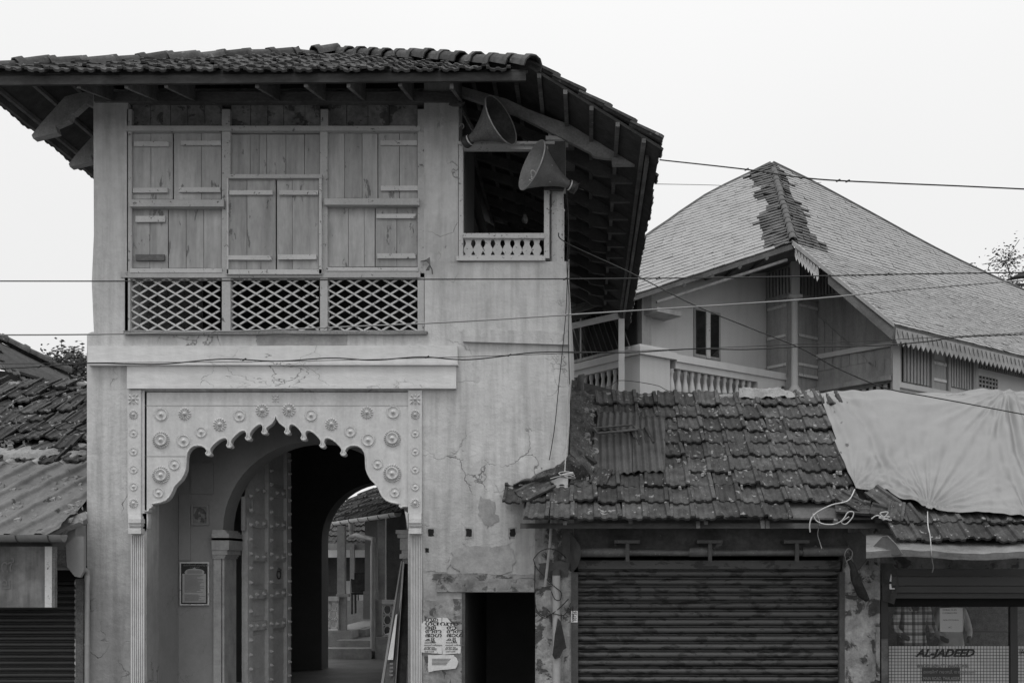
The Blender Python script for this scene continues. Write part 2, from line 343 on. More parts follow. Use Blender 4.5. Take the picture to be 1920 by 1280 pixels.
# reveals/inside: porch, vaulted passage
a0, a1, sp, rise = -4.596, -2.278, 2.30, 1.127
def arch_pts(x0, x1, zs, ri, y, n=28, e=1.):
    c = (x0+x1)/2; h = (x1-x0)/2
    return [Vector((c-h*math.cos(math.pi*i/n), y, zs+ri*math.sin(math.pi*i/n)**e)) for i in range(n+1)]
def arch_wall(mb, X0, X1, ztop, x0, x1, zs, ri, y, th):
    ap = arch_pts(x0, x1, zs, ri, y)
    mb.prism([Vector((X0,y,0)), Vector((X0,y,ztop)), Vector((X1,y,ztop)), Vector((X1,y,0)), Vector((x1,y,0))]+ap[::-1]+[Vector((x0,y,0))], (0, th, 0))
pw = MB(); arch_wall(pw, X(275), X(765)+.5, 4.05, a0, a1, sp, rise, .94, .40)
pw.box(X(275)-.02, X(275), .352, .94, .07, 4.05)        # porch side cheeks
pw.box(X(765)+.14, X(765)+.16, .352, .94, .07, 4.05)
pw.build('porch_wall', m_porch, GH)
ps = MB(); ps.box(X(275)-.3, X(765)+.5, .352, 5.69, 4.06, 4.12)
ps.box(-5.25, -5.17, 1.35, 5.5, .07, 4.05).box(-1.75, -1.65, 1.35, 5.5, .07, 4.05)
arch_wall(ps, -5.25, -1.65, 4.05, -4.53, -2.47, 2.28, 1.0, 5.5, .45)
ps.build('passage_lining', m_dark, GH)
# pale stone threshold pilasters and capitals of the inner arch
def capital(mb, x0, x1, y0, y1, z, s=1., n=7):
    lev = [(0,.0,.05),(.03,.0,.03),(.055,.02,.10),(.085,.045,.13),(.085,.10,.25),(.06,.25,.31),(.035,.31,.335),(.02,.335,.36)]
    for o, za, zb in lev: mb.box(x0-.005, x1+o*s, y0-o*s*.5-.004, y1, z-zb*s-.001, z-za*s)
ic = MB(); 
capital(ic, X(400,.9), a0+.02, .90, 1.36, 2.30)
ic.build('arch_capital', m_stone, GH)
ic = MB(); 
for o, za, zb in [(.10,0,.05),(.08,.05,.10),(.05,.10,.25),(.03,.25,.30),(.055,.30,.36)]: ic.box(a1-.02-o, a1+.25, .90-o*.5, 1.36, 2.30-zb, 2.30-za-.001)
ic.build('arch_capital', m_stone, GH)
pl = MB(); pl.box(X(400,.9), X(414,.9), .905, .94, .3, 1.94).box(X(414,.9)+.012, X(418,.9)+.01, .92, 1.36, .3, 1.94)
pl.box(X(398,.9), X(418,.9)+.1, .88, 1.36, .07, .33); pl.build('jamb_pilaster', m_stone, GH)
pl = MB(); pl.box(X(758,.9), X(768,.9), .915, 1.3, .3, 1.94).box(X(753,.9), X(757,.9), .96, 1.3, .3, 1.94).box(X(750,.9), X(778,.9), .86, 1.36, .07, .27); pl.build('jamb_pilaster', m_stone, GH)
MB().tube([(a0+.12, 1.36, 2.31), (a0+.12, 1.36, 2.75)], .035, 8).build('conduit', m_stone, GH)
# niche and raised border panels on the porch back wall
nb = MB(); d = .93
for q in [(358,946,391,950),(358,980,391,984),(358,950,362,980),(387,950,391,980)]: nb.pbox(*q, d-.015, .94)
nb.build('niche_frame', m_porch, GH)
MB().prism([W(363,980,.935), W(363,962,.935), W(367,954,.935), W(374.5,950.5,.935), W(382,954,.935), W(386.5,962,.935), W(386.5,980,.935)], (0, .004, 0)).build('niche_recess', m_dirty, GH)
nb = MB(); nb.pbox(335, 925, 357, 1050, d-.008, .94); nb.pbox(357, 868, 400, 925, d-.010, .94); nb.build('wall_fillet', m_porch, GH)
# floors inside, partitions (upper storey)
fl = MB(); fl.box(X(163)+.31, X(1065)-.31, .36, 5.69, 4.45, 4.55); fl.box(-1.52, -1.46, .36, 1.3, 4.55, 7.4); fl.box(X(240)-.1, -1.6, 2.6, 2.66, 4.55, 7.8); fl.box(X(860), X(1065)-.31, .36, 5.69, 5.24, 5.30)
fl.tube([(-1.75, 2.4, 7.6), (-.9, 2.0, 4.6)], .07, 6)
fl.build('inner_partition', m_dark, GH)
rb = MB().box(-2.2, -2.1, 1.4, 5.4, .07, 3.9).build('passage_bench', m_dark, GH)
# ---------------- lintels and ledges
lb = MB()
lb.pbox(165, 648, 858, 679, -.07, .0, .002).pbox(163, 679, 858, 684, -.085, 0)
lb.build('lintel_beam', m_plaster2, GH)
lb = MB(); lb.pbox(238, 685, 855, 722, -.05, 0, .002).pbox(238, 722, 855, 728, -.062, 0); lb.build('lintel_beam', m_plaster2, GH)
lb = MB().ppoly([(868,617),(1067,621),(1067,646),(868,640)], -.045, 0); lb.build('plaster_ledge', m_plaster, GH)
def ragged(pts, amp=2.2, n=5):
    out = []
    for i in range(len(pts)):
        a, b = pts[i], pts[(i+1) % len(pts)]
        for k in range(n):
            t = k/n; out.append((a[0]+(b[0]-a[0])*t+random.gauss(0, amp), a[1]+(b[1]-a[1])*t+random.gauss(0, amp*.7)))
    return out
def patch(pts, mat, th=.008, name='plaster_patch', amp=2.2, d=0, n=5):
    return MB().ppoly(ragged(pts, amp, n), -th+d, .002+d).build(name, mat, GH)
patch([(232,620),(800,620),(800,626),(232,626)], m_cement, .05, 'window_sill_mortar', .8, 0, 14)
patch([(480,629),(650,628),(650,646),(482,647)], m_patch, .006, amp=1.2)
patch([(850,1030),(875,1022),(920,1024),(958,1020),(965,1045),(963,1070),(930,1078),(870,1078),(848,1060)], m_patch, .012, amp=1.8)
patch([(793,1082),(865,1075),(866,1110),(868,1130),(868,1300),(793,1300)], m_patch, .006, amp=1.0)
patch([(795,1125),(866,1122),(866,1170),(795,1165)], m_dirty, .009, amp=2)
patch([(795,1222),(866,1222),(866,1300),(795,1300)], m_dirty, .010, amp=1.5)
patch([(812,1074),(1003,1078),(1003,1084),(812,1086)], m_dirty, .02, amp=1.6, n=10)
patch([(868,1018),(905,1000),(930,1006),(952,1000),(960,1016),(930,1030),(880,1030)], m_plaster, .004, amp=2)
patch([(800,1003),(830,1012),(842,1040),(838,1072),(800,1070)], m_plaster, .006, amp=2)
patch([(900,930),(925,940),(935,975),(915,990),(898,965)], m_patch, .005, amp=2)
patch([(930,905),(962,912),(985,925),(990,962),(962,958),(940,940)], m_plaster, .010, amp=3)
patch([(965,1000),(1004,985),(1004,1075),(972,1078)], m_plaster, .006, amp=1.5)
for a, b in ((808,998),(879,998),(961,998),(801,1031)):
    s = 1 if b < 1010 else .6
    MB().ppoly(ragged([(a-8*s,b-10*s),(a+8*s,b-10*s),(a+9*s,b+10*s),(a-7*s,b+11*s)], 1.2, 3), -.004, .002).build('putlog_surround', m_patch, GH)
    MB().ppoly(ragged([(a-5*s,b-7*s),(a+5*s,b-7*s),(a+5*s,b+7*s),(a-5*s,b+7*s)], .6, 3), -.007, .0).build('putlog_hole_shade', m_black, GH)  # flat black patch in place of the hole's shaded inside
dl = MB(); dl.pbox(818, 1084, 1005, 1109, -.03, .02, .004); dl.build('door_lintel', m_dirty, GH)
dr = MB(); dr.pbox(866, 1110, 872, 1300, -.015, .3); dr.build('door_jamb', m_iron, GH)
# dark room behind the low doorway
rm = MB(); x0, x1 = X(868), X(1005)
rm.box(x0-.05, x0, .36, 3, 0, 2).box(x1, x1+.05, .36, 3, 0, 2).box(x0, x1, 2.8, 2.9, 0, 2).box(x0, x1, .36, 2.8, 1.62, 1.7)
rm.box(-2.09, -1.7, .36, .4, 0, 4)
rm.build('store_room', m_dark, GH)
# ---------------- scalloped arch panel
def zp(a, b): return (220+a/3.2, 720+b/3.2)
half = [(950,192),(944,215),(930,238),(912,252),(897,262)]
kn = [(883,292),(785,328),(672,372),(547,420)]
def knob(x, y, l, r): return [(x+8,y-20),(x+9,y-9),(x+16,y-1),(x+12,y+9),(x,y+13),(x-12,y+9),(x-16,y-1),(x-9,y-9),(x-8,y-20)]
for i, (kx, ky) in enumerate(kn):
    half += knob(kx, ky, 0, 0)
    if i < 3:
        nx, ny = kn[i+1]; ax, ay = kx-8, ky-20; bx, by = nx+8, ny-20
        for k in range(1, 12):
            t = k/12; an = math.pi*t; cx = ax+(bx-ax)*(1-math.cos(an))/2; cy = ay+(by-ay)*(1-math.cos(an))/2-36*math.sin(an)-6*math.sin(2*an)
            half.append((cx, cy))
half += [(533,397),(527,386),(505,374),(482,371),(458,376),(436,390),(420,415),(414,445),(413,480),(410,515),(400,545),(383,575),(358,600),(340,620),(328,650),(312,680),(292,700),(262,713),(225,720),(205,722),(212,735),(204,745),(192,750),(188,766),(150,766)]
right = [(1903-a, b) for a, b in half[1:]][::-1]
right = [(1752, 766-28), (1716, 738)]+[q for q in right if q[0] < 1700 or q[1] < 722]
outline = [zp(*q) for q in half]+[zp(150, 42)]+[zp(1752, 42)]+[zp(*q) for q in right]
ap = MB().ppoly(outline, .0, .09)
AP = ap.build('arch_panel', m_relief, GH)
edge = MB().tube([W(a, b, .0)+Vector((0, -.002, .012)) for a, b in [zp(*q) for q in right+half] if b < 963], .009, 5, False); 
edge.build('arch_bead', m_relief, AP)
e = MB()
for z_ in (128, 432): e.box(X(zp(165,0)[0]), X(zp(1745,0)[0]) if z_ == 128 else X(zp(415,0)[0]), -.0025, 0, Z(zp(0,z_)[1])-.004, Z(zp(0,z_)[1])+.002)
e.build('panel_joint', m_patch, AP)
def rosette(kind):
    mb = MB(); R0 = 1.0
    if kind == 'ring':       # raised toothed ring with inner boss
        mb.lathe([(.68,0),(.68,.14),(.60,.22),(.5,.1),(.34,.08),(.2,.16),(.12,.30),(0,.34)], n=20)
        for k in range(24):
            a = 2*math.pi*k/24; c, s_ = math.cos(a), math.sin(a)
            mb.add([(c*.74-s_*.05, s_*.74+c*.05, 0), (c*.74+s_*.05, s_*.74-c*.05, 0), (c*1.0+s_*.09, s_*1.0-c*.09, 0), (c*1.0-s_*.09, s_*1.0+c*.09, 0), (c*.86, s_*.86, .2)], [(0,1,4),(1,2,4),(2,3,4),(3,0,4)])
    elif kind == 'petal':
        mb.lathe([(.28,0),(.28,.2),(.2,.32),(0,.36)], n=12)
        for k in range(14):
            a = 2*math.pi*k/14; c, s_ = math.cos(a), math.sin(a)
            mb.add([(c*.32, s_*.32, .0), (c*.9+s_*.17, s_*.9-c*.17, 0), (c*1.0, s_*1.0, .02), (c*.9-s_*.17, s_*.9+c*.17, 0), (c*.75, s_*.75, .22)], [(0,1,4),(1,2,4),(2,3,4),(3,0,4)])
    elif kind == 'dish':
        mb.lathe([(.80,0),(.80,.05),(.74,.10),(.66,.03),(.3,.005),(.2,.08),(.14,.26),(0,.30)], n=20)
        for k in range(26):
            a = 2*math.pi*k/26; c, s_ = math.cos(a), math.sin(a)
            mb.add([(c*.88-s_*.05, s_*.88+c*.05, 0), (c*.88+s_*.05, s_*.88-c*.05, 0), (c*.98+s_*.05, s_*.98-c*.05, 0), (c*.98-s_*.05, s_*.98+c*.05, 0), (c*.93, s_*.93, .08)], [(0,1,4),(1,2,4),(2,3,4),(3,0,4)])
    else:                    # square flower of the pilasters
        mb.lathe([(.24,0),(.24,.2),(.16,.3),(0,.33)], n=12)
        for k in range(8):
            a = math.pi*k/4; c, s_ = math.cos(a), math.sin(a); l = 1.0 if k % 2 == 0 else 1.25
            mb.add([(c*.3, s_*.3, 0), (c*.7*l+s_*.24, s_*.7*l-c*.24, 0), (c*l, s_*l, 0), (c*.7*l-s_*.24, s_*.7*l+c*.24, 0), (c*.65*l, s_*.65*l, .24)], [(0,1,4),(1,2,4),(2,3,4),(3,0,4)])
    return mb.mesh('rosette', m_relief)
RS = {k: rosette(k) for k in ('ring', 'petal', 'dish', 'flower')}
FR = Matrix.Rotation(R(90), 3, 'X')
def ros(parent, kind, px, py, r, d=0):
    r *= 1.12 if d == 0 and kind != 'flower' else 1.1
    piece('rosette', RS[kind], parent, W(px, py, d), FR @ Matrix.Rotation(random.random(), 3, 'Z') if kind != 'flower' else FR, (r/160, r/160, r/160*1.25))
for x_, y_, k, r_ in [(263,182,'dish',42),(405,178,'petal',36),(263,335,'ring',47),(398,340,'dish',42),(503,288,'dish',36),(615,242,'petal',38),(733,190,'dish',38),(870,158,'petal',38),(1030,155,'petal',38),(1163,187,'dish',38),(1285,240,'petal',36),(1398,285,'dish',36),(1505,335,'dish',42),(1498,170,'petal',36),(1655,168,'dish',42),(1650,325,'ring',47),(1650,535,'ring',50),(1562,478,'dish',34),(1665,648,'dish',34),(263,545,'ring',48),(343,482,'dish',36),(248,650,'dish',34),(950,88,'flower',22)]:
    ros(AP, k, *zp(x_, y_), r_/3.2)
# pilaster boards, capitals, fluted shafts
for side, (xa, xb, cx, sx0, sx1) in enumerate([(239,264,250.5,245,271), (765,791,778.5,770,791)]):
    b_ = MB().pbox(xa, 731, xb, 962, -.03, .02, .001)
    if side == 0: b_.pbox(264, 731, 271, 962, -.008, .02)
    P = b_.build('pilaster_board', m_relief, GH)
    ros(P, 'flower', cx, 748, 10, -.03)
    for k in range(6): ros(P, ['petal','dish','dish','dish','dish','petal'][k], cx, [777,812,846,880,912,943][k], 8.5, -.03)
    cap = MB()
    for yy0, yy1, o in [(962,967,.02),(967,972,.05),(972,980,.085),(980,986,.065),(986,990,.035),(990,1000,.075)]: cap.pbox(xa+1, yy0, xb-(0 if side == 0 else 1), yy1, -.03-o, .02)
    if side == 0: cap.ppoly([(262,962),(276,962),(278,975),(276,990),(270,1000),(262,1000)], .0, .09)
    else: cap.ppoly([(767,962),(759,958),(762,975),(764,990),(767,1000)], .0, .09)
    cap.build('pilaster_capital', m_relief, GH)
    sh = MB(); n = 7; wdt = (sx1-sx0)/n
    sh.pbox(sx0, 1000, sx1, 1356, -.015, .08)
    for k in range(n): sh.pbox(sx0+k*wdt+.7, 1004, sx0+(k+1)*wdt-.7, 1356, -.036 if 0 < k < n-1 else -.028, -.01)
    sh.build('fluted_shaft', m_relief, GH)
# ---------------- double door, left leaf open
th = R(12); hx, hy = -4.52, 1.42; DL = thing('door_leaf', 'arched studded timber door leaf standing open inside the gateway', 'door', (hx, hy, .07))
ud = Vector((math.sin(th), math.cos(th), 0)); nd = Vector((math.cos(th), -math.sin(th), 0))
def dtop(s): t = max(0, min(1, 1-s/1.16)); return 2.5+ .97*math.sqrt(max(0, 1-t*t))
def dbox(mb, s0, s1, z0, z1, n0, n1): 
    q = lambda s, n, z: Vector((hx, hy, 0))+ud*s+nd*n+Vector((0,0,z))
    return mb.hexa([q(s0,n1,z0), q(s1,n1,z0), q(s1,n0,z0), q(s0,n0,z0), q(s0,n1,z1), q(s1,n1,z1), q(s1,n0,z1), q(s0,n0,z1)])
mb = MB(); pts = [Vector((hx, hy, .09))]+[Vector((hx, hy, 0))+ud*s+Vector((0,0,dtop(s))) for s in [i*1.16/12 for i in range(13)]]+[Vector((hx,hy,.09))+ud*1.16]
mb.prism(pts, nd*.03); mb.build('door_panel', m_door, DL)
rails = [.35, 1.05, 1.47, 1.97, 2.42, 2.86]
for s0, s1 in ((0,.13),(.53,.66),(1.04,1.16)): dbox(MB(), s0, s1, .09, dtop(s0)-.02, .032, .085).build('stile', m_door, DL)
for z_ in rails[1:]:
    for s0, s1 in ((.14,.52),(.67,1.03)): 
        if dtop(s0) > z_+.12: dbox(MB(), s0, s1, z_-.06, z_+.06, .032, .075).build('door_rail', m_door, DL)
for za, zb in zip(rails, rails[1:]+[3.3]):
    for s0, s1 in ((.19,.47),(.72,.98)):
        if dtop(s0) > zb+.05: dbox(MB(), s0, s1, za+.13, zb-.13, .032, .046).build('raised_panel', m_door, DL)
stud = MB().lathe([(.03,0),(.026,.014),(.012,.04),(0,.045)], n=8).mesh('stud', m_door)
nq = basis(ud, Vector((0,0,1)), nd)
for s in (.065, .595, 1.10):
    z_ = .3
    while z_ < dtop(s)-.05: piece('stud', stud, DL, Vector((hx,hy,z_))+ud*s+nd*.085, nq); z_ += .19
for z_ in rails[1:]:
    for s in (.24, .42, .77, .94):
        if dtop(s) > z_+.1: piece('stud', stud, DL, Vector((hx,hy,z_))+ud*s+nd*.075, nq)
mb = MB(); c = Vector((hx,hy,1.73))+ud*.86+nd*.06
mb.tube([c+ud*.05*math.sin(a*math.pi/8)+Vector((0,0,.06*math.cos(a*math.pi/8))) for a in range(17)], .010, 6).lathe([(.03,0),(.02,.03),(0,.035)], c+Vector((0,0,.06)), nd, 8); mb.build('ring_handle', m_iron, DL)
# ---------------- shuttered upper window
def wbox(name, parent, mat, *a, j=.0015): return MB().pbox(*a, j).build(name, mat, parent)
for a in [(236,236,788,245,-.03,.12)]: wbox('window_beam', GH, m_wood2, *a)
WF = MB()
for a in [(238,205,247,520),(416,205,431,236),(601,205,615,236),(783,205,795,520)]: WF.pbox(*a, .0, .10)
for a in [(416,245,432,620),(600,245,614,620),(783,512,796,620),(234,512,244,620)]: WF.pbox(*a, .0, .10)
WF.build('window_post', m_wood2, GH)
wbox('window_beam', GH, m_wood2, 226, 509, 788, 520, -.012, .1)
for a in [(242,374,419,387,-.06,.06),(608,372,786,384,-.06,.06),(428,327,604,334,-.055,.05)]: wbox('window_ledge', GH, m_wood2, *a)
def planks(name, x0, x1, y0, y1, cuts, d, label=None, th=.03, mat=None):
    P = MB().pbox(x0, y0, x1, y1, d+.028, d+.05).build(name, m_old, GH)
    if label: P['label'] = label
    xs = [x0]+cuts+[x1]
    for a, b in zip(xs, xs[1:]):
        dd = d+random.uniform(-.004, .004)
        MB().pbox(a+.45, y0+random.uniform(0, .8), b-.45, y1-random.uniform(0, .8), dd, dd+th, .0012).build('plank', mat or m_wood, P)
    return P
def battens(P, lst, d, mat=None):
    for x0, y0, x1, y1 in lst: MB().pbox(x0, y0, x1, y1, d-.035, d+.0, .002).build('batten', mat or m_woodw, P)
s = planks('shutter', 248, 324, 250, 374, [283], .045); battens(s, [(251,265,316,274),(249,352,314,361)], .045)
s = planks('shutter', 326, 415, 249, 374, [378], .04); battens(s, [(339,264,414,272),(335,351,413,360)], .04)
s = planks('shutter', 248, 315, 390, 503, [281], .045); battens(s, [(254,405,309,416)], .045); battens(s, [(254,477,308,488)], .045, m_old)
planks('board_panel', 316, 416, 390, 503, [349,382], .05)
planks('board_panel', 433, 600, 252, 328, [469,486,500,536,571], .05)
planks('board_panel', 615, 708, 250, 372, [646,679], .05)
s = planks('shutter', 709, 783, 248, 372, [749], .045); battens(s, [(713,263,782,272),(714,348,783,357)], .045)
planks('board_panel', 613, 703, 386, 500, [653,683], .05)
s = planks('shutter', 704, 783, 386, 500, [744], .045); battens(s, [(706,401,779,409),(707,475,779,484)], .045)
fr = MB()
for a in [(425,334,428,513),(598,334,603,513),(424,505,604,514),(243,503,416,511),(612,501,784,508)]: fr.pbox(*a, -.045 if a[0] in (425,598,424) else -.02, .05)
fr.build('shutter_frame', m_woodw, GH)
s = planks('shutter', 428, 517, 335, 505, [463], -.01, th=.025); battens(s, [(430,357,511,365),(428,479,509,487)], -.01)
s = planks('shutter', 519, 598, 335, 505, [548], -.012, th=.025); battens(s, [(523,357,596,365),(521,477,593,486)], -.012)
for x0, x1, c in [(248,416,[282,320,352,384]),(433,600,[470,502,532,572]),(615,783,[650,690,730])]: planks('board_panel', x0, x1, 195, 236, c, .06, mat=m_dirty)
# lattice
for x0, x1 in ((244,412),(427,597),(612,783)):
    y0, y1 = 521, 620
    LP = MB().pbox(x0-3, y0-2, x1+3, y0+1, .05, .09).pbox(x0-3, y1-1, x1+3, y1+2, .05, .09).build('lattice_panel', m_woodw, GH)
    for sgn, d_ in ((1, .03), (-1, .045)):
        k = -260+random.random()*5
        while k < 260:
            # line y = ymid + sgn*0.58*(x-xm) + k
            sl = .58; cx = x0+(k+260)/520*(x1-x0+170)-85; kk = []
            for yy in (y0, y1):
                kk.append([cx+sgn*(yy-(y0+y1)/2)/sl, yy])
            for q in kk:
                if q[0] < x0: q[1] += (x0-q[0])*sl*sgn; q[0] = x0
                if q[0] > x1: q[1] += (x1-q[0])*sl*sgn; q[0] = x1
            if abs(kk[0][0]-kk[1][0]) > 6:
                (ax, ay), (bx, by) = kk; L_ = math.hypot(bx-ax, by-ay); nx, ny = -(by-ay)/L_*1.6, (bx-ax)/L_*1.6
                MB().ppoly([(ax+nx,ay+ny),(ax-nx,ay-ny),(bx-nx,by-ny),(bx+nx,by+ny)], d_+random.uniform(0,.003), d_+.016).build('slat', m_woodw, LP)
            k += 520/(( x1-x0+170)/34.0)
# ---------------- balcony
BW = MB(); BW.pbox(859, 270, 868, 484, .0, .1).pbox(1020, 350, 1030, 484, .0, .1).pbox(856, 480, 1022, 488, -.04, .1).pbox(859, 265, 1040, 270, -.03, .12).pbox(868, 270, 1030, 280, .03, .1)
BW.build('balcony_frame', m_woodw, GH)
wbox('balcony_rail', GH, m_woodw, 868, 437, 1021, 446, -.02, .08)
prev = None
BB = MB().pbox(868, 446, 1021, 449, .02, .05).pbox(868, 478, 1021, 481, .02, .05).build('balustrade', m_woodw, GH)
xc = 869.5
while xc < 1014:
    hw = 9.2; pts = []
    prof = [(449,.8),(452,.62),(456,.5),(459,.55),(463,.8),(466,.97),(470,.98),(473,.8),(476,.62),(480,.55)]
    pts = [(xc+8.7+hw*f, y) for y, f in prof]+[(xc+8.7-hw*f, y) for y, f in prof[::-1]]
    MB().ppoly(pts, .022, .042).build('baluster', m_woodw, BB); xc += 18.3
po = MB(); r8 = .085; px_, pz0, pz1 = X(1044), Z(490), Z(352)
po.lathe([(r8,0),(r8,.62),(r8+.008,.63),(r8+.008,.65),(r8*.95,.66),(r8*.9,pz1-pz0)], (px_, .12, pz0), (0,0,1), 8, False); po.box(px_-.11, px_+.1, .02, .2, Z(352), Z(262)); po.box(px_-.13, px_+.13, .0, .22, Z(262), Z(255)).box(px_-.1, px_-.04, .05, .15, Z(255), Z(240)).box(px_+.02, px_+.1, .05, .15, Z(255), Z(236))
po.build('balcony_post', m_woodw, GH)
bb = MB().box(px_-.10, px_+.10, -.005, .0, Z(345), Z(265)).build('post_plate', m_iron, GH)
# ---------------- hip roof
TR, TF = .62, .56
zR = lambda x: 7.30-TR*(x+.62)
zL = lambda x: 7.22+TF*(x+6.8)
zF = lambda y: 7.24+TF*(y+.85)
apex = Vector((-3.48, 2.33, 9.02)); back = 7.75
RF = MB()
rp = [(.80,-.85), (.80,back), (-3.48,back), (-3.48,2.33), (-.66,-.85)]
RF.prism([Vector((x, y, zR(x))) for x, y in rp], (0, 0, -.035))
lp = [(-6.8,-.85), (-3.48,2.33), (-3.48,back), (-6.8,back)]
RF.prism([Vector((x, y, zL(x))) for x, y in lp], (0, 0, -.035))
RF.prism([Vector((-6.8,-.85,zF(-.85))), Vector((-.64,-.85,zF(-.85))), apex], (0, 0, -.035))
RF = RF.build('roof', m_tiled, GH)
tm = tile_mesh(m_tile)
vF = Vector((0, 1, TF)).normalized(); cF = vF.y
def keepF(c, r):
    x = -6.8+c*.262+.13; y = -.88+r*.33*cF+.25
    return x > -6.8+(y+.85)*1.04 and x < -.60-(y+.85)*.90
tile_field(RF, tm, (-6.85, -.93, zF(-.93)-.015), (1,0,0), vF, 24, 9, .262, .33, keepF, 1.3, lift=.022)
vR = Vector((-1, 0, TR)).normalized(); 
tile_field(RF, tm, (.80, -.90, zR(.80)+.012), (0,1,0), vR, 33, 1, .262, .33, None, 1.3)
tile_field(RF, tm, (.80, -.90, zR(.80)+.012), (0,1,0), vR, 2, (1, 6), .262, .33, lambda c, r: .86-(r+1)*.28 > -.75+c*.25, 1.4)
vL = Vector((1, 0, TF)).normalized()
tile_field(RF, tm, (-6.86, back, zL(-6.86)+.012), (0,-1,0), vL, 33, 1, .262, .33, None, 1.3)
# rest of the two long slopes, hidden from the street: one joined field
rest = MB()
for (O, u, v, n0, n1) in (((.58, -.35, zR(.58)+.03), Vector((0,1,0)), vR, 31, 12), ((-6.55, 7.6, zL(-6.55)+.03), Vector((0,-1,0)), vL, 30, 9)):
    nn = u.cross(v); O = Vector(O)
    for r in range(1, n1+1):
        for c in range(n0):
            p = O+u*c*.262+v*(r-1)*.33; q = p+v*.40+u*.262
            if (p.y-2.33) < -abs(q.x+3.48)*.85+.1: continue
            rest.add([p+nn*.03, p+u*.13, p+u*.262+nn*.03, q-nn*.01, p+u*.13+v*.4-nn*.03, p+v*.4-nn*.01], [(0,1,4,5),(1,2,3,4)])
rest.build('roof_tile', m_tile, RF, kind='stuff')
# ridge and hip tiles
def ridge_mesh(mat, L=.40, r=.10):
    mb = MB(); vs = []; n = 7
    for s_, rr in ((0, r*1.22), (.09, r*1.25), (.10, r*1.02), (L, r*.92)):
        for k in range(n): a = R(-12)+R(204)*k/(n-1); vs.append((rr*math.cos(a), s_, rr*math.sin(a)))
    mb.add(vs, [(j*n+i, j*n+i+1, (j+1)*n+i+1, (j+1)*n+i) for j in range(3) for i in range(n-1)], True)
    mb.add([(v[0]*.86, v[1], v[2]*.86) for v in vs], [(j*n+i+1, j*n+i, (j+1)*n+i, (j+1)*n+i+1) for j in range(3) for i in range(n-1)], True)
    mb.add([q for i in range(n) for q in (vs[i], (vs[i][0]*.86, vs[i][1], vs[i][2]*.86))], [(2*i, 2*i+1, 2*i+3, 2*i+2) for i in range(n-1)])
    return mb.mesh('ridge_tile', mat)
rmesh = ridge_mesh(m_tile)
def ridge(parent, a, b, g=.36, me=None, flip=False, j=1, sc_=1):
    a = Vector(a); b = Vector(b); 
    v = (b-a).normalized(); u = v.cross(Vector((0,0,1))).normalized(); n = u.cross(v); L_ = (b-a).length; k = int(L_/g)
    for i in range(k):
        rot = basis(u, v, n) @ Matrix.Rotation(random.gauss(0,.05)*j,3,'Z') @ Matrix.Rotation(.05+random.gauss(0,.05)*j,3,'X')
        piece('ridge_tile', me or rmesh, parent, a+v*(i*g)+n*random.uniform(.0,.02)*j, rot, sc_)
up = Vector((0,0,-.035))
ridge(RF, Vector((-6.9,-.92,7.20))+up, apex+up)
ridge(RF, Vector((-.58,-.95,7.26))+up, apex+up)
ridge(RF, Vector((-3.48,7.7,9.0))+up, apex+up+Vector((0,.45,-.02)))
# verge board, fascia, battens, rafters
fa = MB().prism([W(-80,160,-.88), W(986,151,-.88), W(986,135,-.88), W(-80,144,-.88)], (0,.035,0)); fa.build('fascia_board', m_fas, RF)
fa = MB().prism([W(-80,150,-.86), W(975,141,-.86), W(975,133,-.86), W(-80,140,-.86)], (0,.1,0)); fa.build('fascia_board', m_fas, RF)
for i in range(9):
    x_ = .62-i*.285
    y0 = -.86 if x_ > -.6 else max(-.3, (zR(x_)-7.24)/.56-.85+.12)
    MB().box(x_-.02, x_+.025, y0, back-.03, zR(x_)-.085, zR(x_)-.037, 0).build('batten', m_old, RF)
MB().box(.66, .70, -.5, back-.05, zR(.68)-.11, zR(.68)-.036).build('fascia_board', m_old, RF)
for i in range(9):
    x_ = -6.66+i*.285
    MB().box(x_-.02, x_+.025, max(-.7, (zL(x_)-7.24)/.56-.85+.15), back-.03, zL(x_)-.085, zL(x_)-.037).build('batten', m_old, RF)
MB().box(-6.74, -6.70, -.8, back-.05, zL(-6.72)-.12, zL(-6.72)-.036).build('fascia_board', m_old, RF)
rpts = [(860,158),(950,183),(990,202),(1037,220),(1073,232),(1173,283),(1193,295),(1193,306),(1148,306),(1147,294),(1133,293),(1113,290),(1107,283),(968,212),(860,175)]
p0 = MB().prism([W(a, b, 0)+Vector((0,-.03,-.03)) for a, b in rpts], (0,.07,0)).build('rafter', m_rafter, RF)
for i, yy in enumerate([.55,1.2,1.85,2.45,3.05,3.6,4.1,4.75,5.4,6.1,6.8,7.4]):
    if i == 0: dm = p0.data.copy(); dm.materials.clear(); dm.materials.append(m_raftd)  # rear copies coloured darker, standing for the shade under the eave
    piece('rafter', dm, RF, WL[RF.name]+Vector((0, yy, 0)), Matrix.Rotation(random.gauss(0,.004),3,'Z'))
bp = [(150,172),(120,180),(74,231),(57.5,252),(60,258.5),(106,247),(102,235),(113,230),(127,224),(133,212),(137,211),(158,192),(176,200),(176,172)]
b0 = MB().prism([W(a, b, 0)+Vector((0,.02,0)) for a, b in bp], (0,.10,0)).build('eave_bracket', m_rafter, RF)
for i in range(1, 8): piece('eave_bracket', b0.data, RF, WL[RF.name]+Vector((0, i*.86, 0)))
for px_ in (180, 266, 338, 502, 590, 667, 760, 853):
    x_ = X(px_, -.4); MB().prism([Vector((x_, -.84, zF(-.84)-.185+random.uniform(-.02,.015))), Vector((x_, -.84, zF(-.84)-.06)), Vector((x_, -.05, zF(-.05)-.06)), Vector((x_, -.05, 7.27))], (.04,0,0)).build('rafter', m_old, RF)
MB().pbox(176, 172, 860, 190, -.04, .15, .002).build('wall_plate', m_old, RF)
